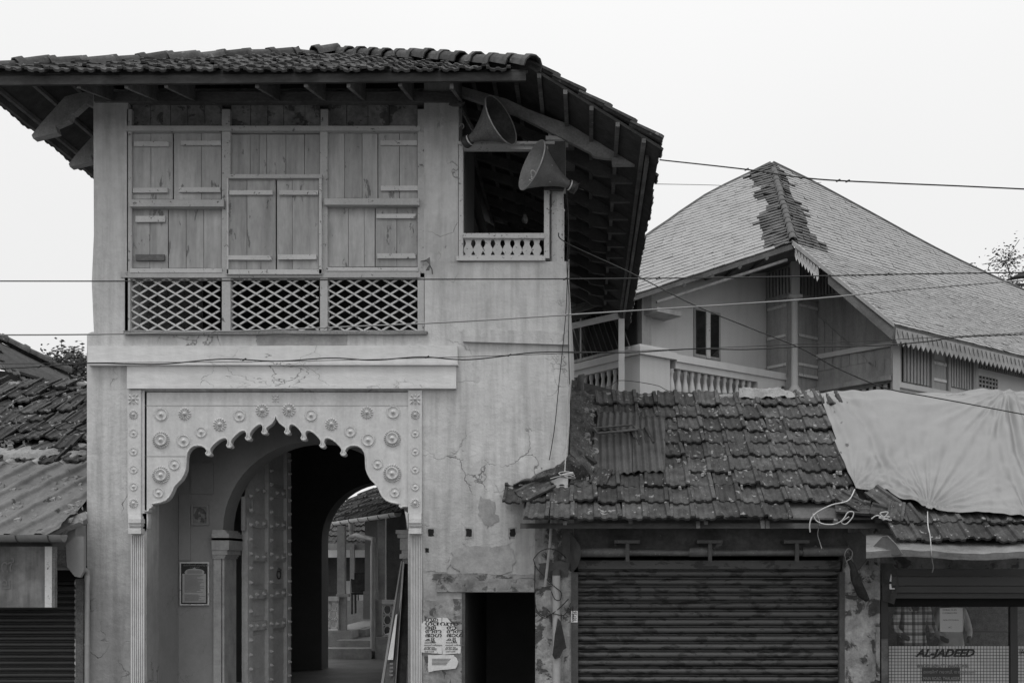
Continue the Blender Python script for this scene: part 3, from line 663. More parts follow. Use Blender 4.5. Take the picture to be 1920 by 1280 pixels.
MB().box(-.30, -.15, .1, 7.6, 6.92, 7.02).build('wall_plate', m_old, RF)
for i in range(4): MB().box(-6.0+i*.0, -5.0, -.7+i*.0, -.6, 7.4, 7.42)
# ================================================================ right shop row (first shop)
zS = lambda y: 2.36+.75*(y+.5)
def RP(px, py, off=0.):
    D = 8.115/(.75-(1060-py)/1920); n = Vector((0,-.6,.8)); return Vector(((px-1100)/1920*D, D-12, 1.85+(1060-py)/1920*D))+n*off
SH = thing('shop_building', 'low shop with mossy tiled roof and closed rolling shutter beside the gatehouse', 'building', (1.3, 0, 0))
mb = MB()
mb.pbox(1076, 972, 1640, 1042, -.01, .25).box(X(1640)-.3, X(1640), .25, 3.6, 0, 2.4).box(-.2, X(1640), 3.6, 3.7, 0, 4)
mb.build('wall', m_fascia, SH)
mb = MB(); mb.pbox(1003, 968, 1046, 1356, -.035, .3, .004).pbox(1046, 972, 1076, 1356, -.02, .3, .004); mb.build('pillar', m_pier, SH)
patch([(1010,1056),(1066,1052),(1066,1080),(1010,1084)], m_iron, .015, 'pillar_scar', 2, -.035)
patch([(1050,985),(1074,990),(1076,1060),(1062,1068)], m_fascia, .012, 'pillar_scar', 2, -.02)
mb = MB(); mb.pbox(1583, 1040, 1650, 1356, -.03, .3, .004).pbox(1590, 985, 1650, 1040, -.012, .3); mb.build('pillar', m_pier, SH)
MB().pbox(1071, 1072, 1084, 1356, -.045, .06).build('shutter_guide', m_iron, SH)
MB().pbox(1574, 1072, 1584, 1356, -.045, .06).build('shutter_guide', m_iron, SH)
# slatted rolling shutter
RSH = MB().pbox(1084, 1050, 1576, 1066, .02, .09).build('rolling_shutter', m_shut, SH)
def slat_mesh(x0, x1, h, mat, d=.034):
    prof = [(.014,0),(.012,.05),(-d*.6,.10),(-d*.95,.25),(-d,.42),(-d*.85,.60),(-d*.4,.72),(.0,.76),(.014,.78),(.014,.83),(-d*.25,.84),(-d*.35,.90),(-d*.25,.97),(.014,1.0)]
    nx = 10; mb = MB(); vs = [((x0+(x1-x0)*i/nx)-x0, a, b*h) for a, b in prof for i in range(nx+1)]
    fs = [(j*(nx+1)+i, j*(nx+1)+i+1, (j+1)*(nx+1)+i+1, (j+1)*(nx+1)+i) for j in range(len(prof)-1) for i in range(nx)]
    return mb.add(vs, fs, True).mesh('slat', mat)
pit = 15.2/160*1.003; sm_ = slat_mesh(X(1084,.05), X(1575,.05), pit, m_shut)
for k in range(21):
    piece('slat', sm_, RSH, (X(1084,.05), .05, Z(1066,.05)-pit*(k+1)+random.gauss(0,.001)), Matrix.Rotation(random.gauss(0,.0015), 3, 'Y'))
RO = MB().tube([W(1090,1035,-.10), W(1180,1035,-.10)], .055, 12).tube([W(1180,1035,-.10), W(1300,1036,-.10)], .035, 12).tube([W(1292,1034,-.10), W(1335,1034,-.10)], .058, 12).tube([W(1335,1036,-.10), W(1510,1035,-.10)], .035, 12).tube([W(1505,1034,-.10), W(1590,1033,-.10)], .056, 12).build('roller_pipe', m_pipe, SH)
for a in (1176, 1331, 1494):
    mb = MB(); mb.pbox(a-24, 1012, a+24, 1018, -.22, -.01).pbox(a-3, 1018, a+4, 1052, -.20, -.17).pbox(a-24, 1018, a-20, 1024, -.03, -.01); mb.build('pipe_bracket', m_iron, SH)
def plate(pts, xa, xb, da, db, name, parent, label=None, mat=None):
    P = [W(a, b, da+(db-da)*(a-xa)/(xb-xa)) for a, b in pts]
    return MB().prism(P, (.006, .006, 0)).build(name, mat or m_iron, parent, label=label)
plate([(1069,998),(1074,1003),(1086,1020),(1090,1036),(1084,1060),(1074,1072),(1068,1070)], 1068, 1090, -.02, -.28, 'end_plate', SH)
plate([(1583,998),(1614,997),(1626,1012),(1632,1026),(1624,1050),(1610,1068),(1602,1064),(1596,1030),(1580,1004)], 1580, 1632, -.03, -.30, 'end_plate', SH)
# roof deck, rafters
DK = MB(); off = -.03
dk = [(-.72,-.42),(X(1640)+3,-.42),(X(1640)+3,1.92),(-.213,1.92),(-.213,-.02),(-.72,-.02)]
DK.prism([Vector((x, y, zS(y)-.03)) for x, y in dk], (0,0,-.02))
DK.prism([Vector((X(1640)+3,1.92,zS(1.92)-.03)), Vector((-.213,1.92,zS(1.92)-.03)), Vector((-.213,3.9,zS(1.92)-1.5)), Vector((X(1640)+3,3.9,zS(1.92)-1.5))], (0,0,-.03))
SR = DK.build('roof', m_raftd, SH)
for a in (1056, 1178, 1303, 1318, 1423, 1432, 1560): 
    x_ = X(a, -.35); MB().prism([Vector((x_,-.46+random.uniform(-.04,.04),zS(-.46)-.12)), Vector((x_,-.46,zS(-.46)-.035)), Vector((x_,.2,zS(.2)-.05)), Vector((x_,.2,zS(.2)-.13))], (.045,0,0)).build('rafter', m_old, SR)
MB().prism([Vector((X(975,-.5),-.47,zS(-.5)-.09)), Vector((5.6,-.47,zS(-.5)-.09)), Vector((5.6,-.44,zS(-.5)-.03)), Vector((X(975,-.5),-.44,zS(-.5)-.03))], (0,.03,0)).build('eave_batten', m_fas, SR)
ts = tile_mesh(m_tile2, .272, .41); vS = Vector((0,.8,.6))
def keepS(c, r):
    x = -.69+c*.272; 
    if r == 0: return 0 <= c <= 10
    if r == 1: return c <= 13
    if r == 2: return c <= 13
    if c < 2 or (r > 3 and c < 3) : return False
    if 3 <= r <= 6 and .0 < x < .80: return False
    y_ = -.5+r*.266; px_ = 1100+(x+.1)*1920/(12+y_); py_ = 1060-(zS(y_)-1.85)*1920/(12+y_)
    return px_ < 1536+66*max(0, (py_-738)/193)**1.3+14
tile_field(SR, ts, (-.69, -.52, zS(-.52)), (1,0,0), vS, (-1, 17), 9, .272, .333, keepS, 1.5)
tile_field(SR, ts, (X(1672,-.75), -.86, zS(-.86)), (1,0,0), vS, 8, 2, .272, .333, None, 1.2)
for px_, py_, rz, rx in [(1590,950,.5,.1),(1608,955,.9,.2),(1640,945,.2,-.1),(1665,955,.7,.2),(1685,975,1.2,.1),(1660,968,-.3,.3),(1632,962,1.4,0),(1700,978,.3,.15),(965,918,-.9,.1),(978,912,-.4,0),(1000,905,.3,.1),(1195,830,.25,.1),(1090,880,.8,.2),(1105,900,-.3,.1)]:
    piece('roof_tile', ts, SR, RP(px_, py_+12, .05), basis(Vector((1,0,0)), vS, Vector((0,-.6,.8))) @ Matrix.Rotation(rz,3,'Z') @ Matrix.Rotation(rx,3,'X'), random.uniform(.6,1))
# broken tile bits and rubble scattered on the roof
rub = MB()
for k in range(330):
    if k < 150: p = RP(random.uniform(1066,1118), random.uniform(748,905), .05)
    else: p = RP(random.uniform(1250,1590), random.uniform(760,930), .045)
    s_ = random.uniform(.01, .045 if k < 150 else .028); a = random.random()*3
    c_, n_ = math.cos(a)*s_, math.sin(a)*s_
    rub.hexa([p+Vector(q) for q in [(-c_,-n_*.8,-.02),(n_,-c_*.8,-.02),(c_,n_*.8,0),(-n_,c_*.8,0),(-c_,-n_*.8,.01),(n_*.7,-c_*.6,.014),(c_,n_*.7,.03),(-n_,c_*.8,.025)]])
rub.build('rubble', m_cement, SR, kind='stuff')
def bump(p, s, f=6): return mnoise.noise(p*f)*s+mnoise.noise(p*f*3.1)*s*.5
def lerp_list(L, t):
    t *= len(L)-1; i = min(int(t), len(L)-2); f = t-i; return L[i]+(L[i+1]-L[i])*f
la = [W(960,908,-.02), W(1000,891,-.02), W(1040,874,-.02), W(1062,858,-.02), W(1068,850,.0)]; lb_ = [RP(966,916,.05), RP(1000,916,.07), RP(1040,912,.07), RP(1080,905,.06), RP(1112,900,.05)]
def f1(u, v):
    p = lerp_list(la, u).lerp(lerp_list(lb_, u), v); return p+Vector((0,-1,.6))*bump(p, .05)+Vector((0,-.05*math.sin(math.pi*v),0))
MB().grid(f1, 40, 12).build('mortar_fillet', m_mortar, SR)
la2 = [W(1068,850,.0), Vector((-.205,.8,zS(.8)+.20)), Vector((-.205,1.3,zS(1.3)+.18)), Vector((-.205,1.95,zS(1.95)+.1))]; lb2 = [RP(1112,900,.05), RP(1118,840,.03), RP(1114,790,.05), RP(1125,752,.06)]
def f2(u, v):
    p = lerp_list(la2, u).lerp(lerp_list(lb2, u), v); return p+Vector((0,-.8,.6))*bump(p, .07, 5)
MB().grid(f2, 50, 20).build('mortar_fillet', m_mortar, SR)
def f3(u, v):
    a = R(-30)+R(220)*v; p = Vector((-.15+u*5.6, 1.93-.10*math.cos(a), zS(1.93)-.075+.07*math.sin(a))); return p+Vector((0,-.5,.5))*bump(p, .05, 4)
MB().grid(f3, 150, 8).build('ridge_cement', m_cement, SR)
def f4(u, v): p = RP(1385+150*u, 752-16*v, .06); return p+Vector((0,-.6,.8))*bump(p, .05, 7)
MB().grid(f4, 60, 6).build('ridge_cement', m_cement, SR)
# corrugated patch sheets
def corr(px0, py0, px1, py1, off, label, sk=0., per=.085, amp=.013):
    a, b = RP(px0, py1, off), RP(px1, py1, off); c, d_ = RP(px0, py0, off), RP(px1, py0, off); n = Vector((0,-.6,.8))
    def f(u, v):
        p = a.lerp(b, u).lerp(c.lerp(d_, u), v); p.x += sk*v; return p+n*(amp*math.sin((p.x-sk*v)*2*math.pi/per)+bump(p, .018, 2.5))
    return tag(MB().grid(f, 60, 14, -n*.003).build('corrugated_sheet', m_corr), label, 'metal sheet')
corr(1114, 812, 1190, 894, .055, 'rusty corrugated sheet patching the low tile roof, left of the pair')
corr(1186, 790, 1247, 893, .075, 'taller rusty corrugated sheet overlapping its left neighbour on the low tile roof', .0)
corr(1118, 783, 1200, 818, .085, 'short dark sheet lying across the top of the roof patch', .03)
b_ = MB(); b_.tube([RP(1112,818,.12), RP(1121,828,.12), RP(1194,821,.12)], .016, 6).tube([RP(1112,818,.12), RP(1185,812,.12), RP(1194,821,.12)], .012, 6)
tag(b_.build('timber_batten', m_old), 'thin dark batten holding down the sheets on the tile roof', 'timber')
# dark sheet and half round tiles behind at the roof corner
q = MB().prism([W(1072,712,2.6), W(1082,714,2.6), W(1190,740,2.2), W(1238,742,2.1), W(1238,748,2.1), W(1180,755,2.1), W(1072,742,2.5)], (0,.25,-.02))
tag(q.build('roof_sheet', m_iron), 'dark flat sheet sloping behind the low roof ridge', 'metal sheet')
q = MB().tube([W(1088,742,2.1), W(1088,715,2.1), W(1090,706,2.1), W(1094,704,2.1), W(1096,708,2.1)], [.05,.05,.05,.03,.02], 8)
tag(q.build('vent_pipe', m_iron), 'short dark vent pipe rising behind the low roof by the gatehouse corner', 'pipe')
# ---------------- tarpaulin
ties = [(1737,968,1.3,26),(1885,736,1.4,22),(1600,930,.9,17),(1545,738,.8,15),(1925,985,.6,15)]
def fT(u, v):
    tl = 1536+(8*v if v < .5 else 0)+ (v**1.3)*66; px_ = tl+(2010-tl)*u
    top = 737+3*math.sin(px_*.03)+2*math.sin(px_*.071)-(4*math.exp(-((px_-1888)/22)**2)); 
    xs = [(1600,931),(1660,935),(1700,952),(1737,969),(1800,975),(1925,982),(2010,985)]
    bot = 931
    for (x0, y0), (x1, y1) in zip(xs, xs[1:]):
        if x0 <= px_ <= x1: bot = y0+(y1-y0)*(px_-x0)/(x1-x0)
    py_ = top+(bot-top)*v
    h = .075
    for tx, ty, am, fr_ in ties:
        dx, dy = px_-tx, (py_-ty)*1.25; r_ = math.hypot(dx, dy)+1; an = math.atan2(dy, dx)
        h += am*.014*math.exp(-r_/130)*min(1, r_/14)*(math.sin(an*fr_+2*math.sin(an*3))+.5*math.sin(an*fr_*1.9+1))
    p0_ = Vector((px_*.012, py_*.006+px_*.004, 0)); h += .035*mnoise.noise(p0_)+.018*mnoise.noise(Vector((px_*.03+py_*.018, py_*.012, 3)))+.005*mnoise.noise(Vector((px_*.09, py_*.05, 5)))
    h += .03*math.exp(-((px_-1668-(py_-840)*.55)/9)**2)*.6*max(0, math.sin(v*3.1))
    h += .045*math.exp(-abs(px_-1885-(py_-736)*.18)/30)*math.sin((px_-(py_-736)*.25)*.24+2*mnoise.noise(Vector((px_*.02,py_*.01,9))))*(1-v*.6)
    h += .028*math.exp(-abs(px_-1590-(py_-738)*.45)/45)*math.sin((px_-(py_-738)*.5)*.15+2*mnoise.noise(Vector((px_*.02,py_*.015,4))))
    h -= .012*abs(math.sin((px_-tl)*.05))*math.exp(-(px_-tl)/40)
    h *= .4+.6*min(1, v*8)
    h += .05*max(0, v-.6)*2.5
    return RP(px_, py_, h)
TP = MB().grid(fT, 240, 130, (0,.003,-.004)).build('tarpaulin', m_tarp); tag(TP, 'pale wrinkled plastic tarpaulin stretched over the low tile roof', 'tarpaulin')
rp_ = [RP(1600,931,.10), W(1590,938,-.5), W(1560,946,-.55), W(1535,958,-.56), W(1522,970,-.56), W(1518,985,-.56), W(1519,997,-.55)]
wire('pale rope from the tarpaulin corner looped over the eave', rp_, .008, m_rope, 'rope', 'tie_rope')
wire('pale rope dangling in a loop below the eave gap', [W(1524,962,-.56), W(1530,975,-.56), W(1545,982,-.57), W(1565,982,-.57), W(1580,974,-.57), W(1590,960,-.56), W(1600,960,-.55), W(1598,970,-.55), W(1586,982,-.55), W(1578,978,-.55), W(1592,968,-.55)], .007, m_rope, 'rope', 'tie_rope')
wire('thin rope end hanging down before the stained band', [W(1532,964,-.55), W(1537,980,-.5), W(1533,1000,-.3), W(1538,1018,-.25), W(1541,1028,-.25)], .006, m_rope, 'rope', 'tie_rope')
wire('tangle of pale rope knotted at the broken tiles', [W(1634,972,-.6), W(1645,966,-.62), W(1660,972,-.62), W(1650,962,-.62), W(1665,960,-.62), W(1655,974,-.62), W(1668,968,-.62), W(1648,970,-.62), W(1672,975,-.62)], .007, m_rope, 'rope', 'tie_rope')
wire('straight pale rope pulling the tarpaulin down past the metal awning', [RP(1737,968,.07), W(1740,985,-.85), W(1744,1005,-1.0), W(1747,1042,-1.02), W(1750,1062,-.6), W(1748,1072,-.45)], .006, m_rope, 'rope', 'tie_rope')
# ================================================================ second shop
S2 = thing('shop_building', 'shop with glazed front, white mosaic film and raised shutter box at right', 'building', (4.2, 0, 0))
mb = MB(); mb.box(X(1650), 6.5, -.0, .3, Z(1072)+.02, 2.62); mb.box(X(1640)+.005, X(1650), -.005, .3, 0, 2.62); mb.build('wall', m_dirty, S2)
mb = MB(); mb.box(X(1650), 6.5, 2.6, 2.7, 0, 2.3).box(X(1650), X(1650)+.05, .3, 2.6, 0, 2.3).box(X(1652)+.05, 6.5, .3, 2.6, 2.2, 2.25)
mb.box(X(1700,1.2), 6.5, 1.2, 1.6, 0, Z(1185,1.2)); mb.box(X(1790,1.6),6.5,1.9,2.0,Z(1150,1.9),Z(1142,1.9)); mb.build('shop_interior', m_horn2, S2)
mb = MB().pbox(1740, 1138, 6500, 1145, 2.2, 2.5); 
sb = MB()
for y0, y1, d0 in [(1066,1080,-.20),(1081,1097,-.28),(1098,1110,-.24),(1111,1121,-.16)]: sb.pbox(1672, y0, 2000, y1, d0, -.02)
sb.build('shutter_box', m_shutd, S2)
MB().pbox(1652, 1121, 2000, 1137, .06, .12).build('gap_shade', m_black, S2)  # black strip standing for the shaded gap under the shutter box
aw = [(-.42,1002),(-.60,1008),(-.85,1020),(-.98,1031),(-1.02,1034),(-1.01,1046)]
def fA(u, v):
    v *= len(aw)-1; i = min(int(v), len(aw)-2); f_ = v-i; d_ = aw[i][0]+(aw[i+1][0]-aw[i][0])*f_; y_ = aw[i][1]+(aw[i+1][1]-aw[i][1])*f_
    p = W(1624+u*400, y_, d_); p.z += .012*mnoise.noise(Vector((u*14, v*2, 0)))+ (.02*math.sin(u*9)); p.y += .02*mnoise.noise(Vector((u*20, 1, 0))); return p
AWN = MB().grid(fA, 80, 20, (0,.003,-.004), False).build('metal_awning', m_awn); tag(AWN, 'dented sheet metal awning under the eave of the glazed shop', 'awning')
MB().prism([W(1636,1025,-.9), W(1655,1005,-1.0), W(1664,1004,-1.05), W(1680,1020,-1.08), W(1692,1038,-1.05), W(1678,1041,-1.03)], (.01,.02,.004)).build('bent_flap', m_awn, AWN)
plate([(1652,1055),(1672,1056),(1680,1072),(1685,1095),(1676,1132),(1655,1125)], 1652, 1686, -.05, -.32, 'end_plate', S2)
mb = MB(); mb.ppoly([(1671,1075),(1673,1090),(1668,1089)], -.27, -.265).ppoly([(1668,1094),(1671,1094),(1672,1102),(1678,1102),(1678,1104),(1668,1104)], -.27, -.265); mb.build('white_mark', m_white, S2)
MB().pbox(1652, 1121, 1665, 1356, -.02, .08).build('window_frame', m_film, S2); MB().pbox(1895, 1137, 1908, 1356, .0, .07).build('mullion', m_film, S2)
MB().pbox(1653, 1197, 1665, 1356, -.06, -.02, .003).build('timber_post', m_old, S2)
MB().pbox(1643, 1175, 1650, 1275, -.05, -.01).build('conduit', m_pier, S2)
for a, b in ((1665,1895),(1908,2000)):
    MB().pbox(a, 1137, b, 1210, .03, .034).build('window_pane', m_glass, S2)
    MB().pbox(a, 1210, b, 1356, .03, .034).build('window_pane', m_film, S2)
sq = MB()
for a, b in ((1666.5,1894),(1909,1998)):
    xx = a
    while xx < b-4:
        for r in range(25):
            yy = 1210.5+r*5.95
            sq.add([W(xx,yy+4.9,.026), W(xx+4.8,yy+4.9,.026), W(xx+4.8,yy,.026), W(xx,yy,.026)], [(0,1,2,3)])
        xx += 5.95
sq.build('film_square', m_mosaic, S2, kind='stuff')
text('AL-JADEED', .118, W(1718,1229.5,.020), S2, m_ink, shear=.35, sx=1.16, ext=.001, off=.005)
text('BRIDES BEAUTY MAKEOVER', .052, W(1720,1250,.022), S2, m_inkg, shear=.1, sx=.93, ext=.001, off=.0016)
MB().pbox(1729, 1250.5, 1800, 1276, .016, .022).build('address_plate', m_film, S2)
text('മെയിൻ റോഡ്, തലശ്ശേരി', .050, W(1731,1261.5,.013), S2, m_gutter, sx=.93)
text('MAIN ROAD, THALASSERY', .054, W(1731,1274,.013), S2, m_gutter, sx=.70, off=.001)
text('IA', .085, W(1911,1226,.020), S2, m_ink, sx=.8)
nz_ = MB().pbox(1762, 1139, 1805, 1184, .036, .038).build('paper_notice', m_white); tag(nz_, 'white printed sheet taped inside the shop window beside the checked shirt', 'notice')
text('TIMING 10 AM', .026, W(1767,1144,.0355), nz_, m_ink); text('CLOSING 8 PM', .026, W(1767,1150,.0355), nz_, m_ink); text('NON STITCHING', .024, W(1768,1163,.0355), nz_, m_ink); text('AC', .03, W(1778,1177,.0355), nz_, m_ink)
# ---------------- people behind the glass
def person(name, label, x, y, z_top, shirt, neck_open, grp=None, lean=0):
    # one continuous skinned body; z_top = crown height
    h = z_top; k = h/1.72
    J = {'pel': (0,0,.92*k), 'wai': (0,0,1.08*k), 'che': (0,.0,1.28*k), 'nkb': (0,.01,1.43*k), 'nkt': (0,0,1.51*k), 'hd': (0,-.01,1.58*k), 'hdt': (0,-.0,1.68*k)}
    rd = {'pel': (.15,.11), 'wai': (.14,.10), 'che': (.165,.11), 'nkb': (.075,.07), 'nkt': (.055,.06), 'hd': (.078,.098), 'hdt': (.065,.08)}
    E = [('pel','wai'),('wai','che'),('che','nkb'),('nkb','nkt'),('nkt','hd'),('hd','hdt')]
    for s in (-1, 1):
        n = 'LR'[s > 0]
        J.update({'sh'+n: (s*.175*k, .0, 1.385*k), 'el'+n: (s*.25*k, -.02, 1.11*k), 'wr'+n: (s*.17*k, -.20, 1.0*k), 'ha'+n: (s*.13*k, -.26, .99*k), 'hi'+n: (s*.095, 0, .86*k), 'kn'+n: (s*.10, -.01, .48*k), 'an'+n: (s*.10, .02, .09), 'to'+n: (s*.11, -.14, .04)})
        rd.update({'sh'+n: (.062,.06), 'el'+n: (.045,.045), 'wr'+n: (.03,.028), 'ha'+n: (.035,.02), 'hi'+n: (.09,.09), 'kn'+n: (.058,.06), 'an'+n: (.042,.045), 'to'+n: (.04,.03)})
        E += [('che','sh'+n),('sh'+n,'el'+n),('el'+n,'wr'+n),('wr'+n,'ha'+n),('pel','hi'+n),('hi'+n,'kn'+n),('kn'+n,'an'+n),('an'+n,'to'+n)]
    keys = list(J); me = bpy.data.meshes.new(name)
    me.from_pydata([J[q] for q in keys], [(keys.index(a), keys.index(b)) for a, b in E], [])
    o = bpy.data.objects.new('tmp', me); COL.objects.link(o)
    md = o.modifiers.new('s', 'SKIN'); me.skin_vertices[0].data[0].use_root = True
    for i, q in enumerate(keys): me.skin_vertices[0].data[i].radius = rd[q]
    sb_ = o.modifiers.new('d', 'SUBSURF'); sb_.levels = 2; sb_.render_levels = 2
    dg = bpy.context.evaluated_depsgraph_get(); nm = bpy.data.meshes.new_from_object(o.evaluated_get(dg)); bpy.data.objects.remove(o)
    nm.name = name
    for v in nm.vertices:      # brow, nose, jaw
        if v.co.z > 1.52*k and v.co.y < -.05:
            if abs(v.co.x) < .018 and 1.56*k < v.co.z < 1.62*k: v.co.y -= .022
    nm.materials.clear(); nm.materials.append(m_skin); nm.materials.append(shirt); nm.materials.append(m_rag)
    for p in nm.polygons:
        c = p.center; p.use_smooth = True
        if c.z > 1.47*k or (c.z > 1.30*k and c.y < -.02 and abs(c.x) < .03+(c.z-1.30*k)*.35 and neck_open) : p.material_index = 0
        elif c.z < .80*k: p.material_index = 2
        elif abs(c.x) < .2 and c.y < -.17 and c.z < 1.06*k: p.material_index = 0
        else: p.material_index = 1
    o = bpy.data.objects.new(name, nm); COL.objects.link(o); o.location = (x, y, .05); o.rotation_euler = (0, lean, 0); WL[o.name] = Vector((x, y, .05))
    tag(o, label, 'person', grp)
    hr = MB().lathe([(.092,-.02),(.098,.03),(.085,.075),(.05,.105),(0,.115)], (x, y+.022, .05+1.60*k), (0,0,1), 12).build('hair', m_black, o)
    fc = MB()
    for s in (-1,1): fc.lathe([(.011,0),(.008,.004),(0,.006)], (x+s*.032, y-.098, .05+1.605*k), (0,-1,0), 8)
    fc.tube([(x-.025,y-.098,.05+1.555*k),(x,y-.103,.05+1.552*k),(x+.025,y-.098,.05+1.555*k)], .005, 5)
    fc.build('face_features', m_rag, o)
    cl = MB()
    for s in (-1,1): cl.prism([(x+s*.018,y-.112,.05+1.30*k),(x+s*.075,y-.075,.05+1.44*k),(x+s*.10,y-.05,.05+1.42*k),(x+s*.06,y-.118,.05+1.34*k)], (0,.01,0))
    if neck_open: cl.build('collar', shirt, o)
    return o
person('person', 'person in plaid open collared shirt standing behind the shop glass', X(1712,.42), .42, 1.62, m_plaid, True)
person('person', 'person in plain pale shirt behind the taped paper notice', X(1783,.75), .75, 1.53, m_shirt2, False)
# ================================================================ left shop
LS = thing('shop_building', 'low shop at left edge with rusty ribbed sheets and clay tiles on its roof', 'building', (-7.5, 0, 0))
zU = lambda y: 2.17+.58*(y+.6)
nU = Vector((0,-.58,1)).normalized(); vU = Vector((0,1,.58)).normalized()
def QP(px, py, off=0.):
    D = 6.292/(.58-(1060-py)/1920); return Vector(((px-1100)/1920*D, D-12, 1.85+(1060-py)/1920*D))+nU*off
x1 = X(163)-.01
mb = MB(); mb.box(X(60), x1, .0, .2, Z(1060), 2.44).box(-9.5, X(60), .02, .2, Z(1080), 2.25).box(X(118), x1, -.25, -.0, Z(1068), Z(985))
mb.ppoly([(123,1020),(142,1005),(157,1005),(157,1070),(150,1082),(140,1080),(125,1061)], -.30, -.25)
mb.build('wall', m_porch, LS)
MB().pbox(100, 1030, 124, 1061, -.28, -.2).build('meter_box', m_horn2, LS)
LR = MB().prism([Vector((-9.8,-.55,zU(-.55)-.04)), Vector((x1-.02,-.55,zU(-.55)-.04)), Vector((x1-.02,3.5,zU(3.5)-.04)), Vector((-9.8,3.5,zU(3.5)-.04))], (0,0,-.03)).build('roof', m_hdark, LS)
tu = tile_mesh(m_tile2, .262, .40)
tile_field(LR, tu, (x1-.262*14, 1.0, zU(1.0)+.02), (1,0,0), vU, 14, 9, .262, .325, None, 3.2)
def fR(u, v):
    a = R(-30)+R(220)*v; p = Vector((-9.8+u*(x1+9.8), 3.52-.12*math.cos(a), zU(3.5)+.01+.07*math.sin(a))); return p+Vector((0,-.5,.5))*bump(p, .06, 4)
MB().grid(fR, 90, 8).build('ridge_cement', m_cement, LR)
def rib(q, per):
    t = (q/per) % 1; return .045*max(0, min(1, min(t, .42-t)*9)) if t < .42 else 0
def sheets(y0, y1, xa, xb, off, mat, name, label, cr, per=.34):
    def f(u, v):
        y = y0+(y1-y0)*v; x = min(xa+(xb-xa)*u+.42*(y-y0), x1-.005); q = x-.42*y
        p = Vector((x, y, zU(y))); return p+nU*(off+rib(q, per)+cr*mnoise.noise(Vector((x*5,y*4,off*9)))+cr*.6*mnoise.noise(Vector((x*17,y*13,1))))
    return MB().grid(f, 130, 60, -nU*.004).build(name, mat, LR, label=label)
sheets(.15, 1.35, -8.6, -6.2, .045, m_asb, 'ribbed_sheet', 'grey lichen covered ribbed sheet', .006)
sheets(-.72, .95, -8.2, -5.95, .065, m_felt, 'ribbed_sheet', 'felt covered ribbed sheet with torn edge', .022)
def fC(u, v):
    p = QP(-40+205*u, 868-22*v+4*math.sin(u*5), .08); return p+nU*bump(p, .05, 5)
MB().grid(fC, 60, 8).build('mortar_fillet', m_cement, LR)
MB().prism([QP(163,962,.03), QP(163,972,.0), QP(78,1008,.0), QP(72,1000,.05)], (-.0,.02,-.05)).build('edge_board', m_old, LR)
rub = MB()
for k in range(160):
    p = QP(random.uniform(0,160), random.choice([random.uniform(735,860), random.uniform(735,865), random.uniform(900,990)]), .06); s_ = random.uniform(.01,.05)
    a = random.random()*3; c_, n_ = math.cos(a)*s_, math.sin(a)*s_
    rub.hexa([p+Vector(q) for q in [(-c_,-n_*.8,-.02),(n_,-c_*.8,-.02),(c_,n_*.8,0),(-n_,c_*.8,0),(-c_,-n_*.8,.01),(n_*.7,-c_*.6,.02),(c_,n_*.7,.04),(-n_,c_*.8,.035)]])
rub.build('rubble', m_cement, LR, kind='stuff')
# gutter, sign, shutter, drain pipe
def half_gutter(mb, a, b, r, n=9, th=.006):
    a, b = Vector(a), Vector(b); t = (b-a).normalized(); s_ = Vector((-t.y, t.x, 0)).normalized(); vs = []
    for p in (a, b):
        for k in range(n): an = math.pi*k/(n-1); vs.append(p+s_*r*math.cos(an)-Vector((0,0,1))*r*math.sin(an))
    mb.add(vs, [(i, i+1, n+i+1, n+i) for i in range(n-1)], True); mb.add([v+Vector((0,0,.004)) for v in vs], [(i+1, i, n+i, n+i+1) for i in range(n-1)], True)
    mb.add(vs[n:], [tuple(range(n))]); mb.add(vs[:n], [tuple(range(n))])
    return mb
gt = MB(); zg = Z(1003,-.75); half_gutter(gt, (-9.5,-.75,zg), (X(120,-.75),-.75,zg), .075); G = gt.build('roof_gutter', m_gutter, LS)
gt = MB()
for px_ in (36, 96): gt.tube([Vector((X(px_,-.75)+.0,-.75-.08*math.cos(a),zg-.08*math.sin(a))) for a in [i*math.pi/6 for i in range(7)]], .008, 4)
gt.build('gutter_strap', m_iron, G)
sg = MB().pbox(-400, 1024, 84, 1138, -.60, -.56).build('signboard', m_sign); tag(sg, 'faded grey signboard with washed out hand lettering under the left gutter', 'signboard')
MB().pbox(84, 1024, 97, 1138, -.605, -.54, .001).build('sign_edge', m_woodw, sg); MB().pbox(97, 1024, 103, 1138, -.60, -.55).build('sign_return', m_horn2, sg)
text('കാന്റീൻ', .20, W(30,1072,-.604), sg, m_inkg, sx=.8, align='RIGHT'); text('ല.', .17, W(26,1103,-.604), sg, m_inkg, sx=.8, align='RIGHT')
mb = MB().pbox(-300, 1100, 148, 1104, .0, .1); RS2 = mb.build('rolling_shutter', m_shutd, LS)
s2m = slat_mesh(X(-300,.06), X(141,.06), .072, m_shutd, .02)
for k in range(26): piece('slat', s2m, RS2, (X(-300,.06), .06, Z(1086,.06)-.072*(k+1)))
MB().pbox(142, 1084, 156, 1356, -.02, .15).build('shutter_guide', m_horn2, LS)
MB().pbox(-300, 1060, 157, 1086, .03, .2).build('shutter_head', m_black, LS)
dp = MB(); dp.tube([W(152,1067,-.28), W(158,1066,-.14), W(163.5,1070,-.08), W(163.5,1082,-.07)], [.024,.025,.027,.027], 10); dp.tube([W(163.5,1078,-.07), W(163,1356,-.07)], .027, 10).tube([W(163.5,1078,-.07), W(163.5,1090,-.07)], .031, 10).tube([W(163,1206,-.07), W(163,1209,-.07)], .031, 10)
tag(dp.build('drain_pipe', m_pvc), 'grey drain pipe with open elbow at the left foot of the gatehouse wall', 'pipe')
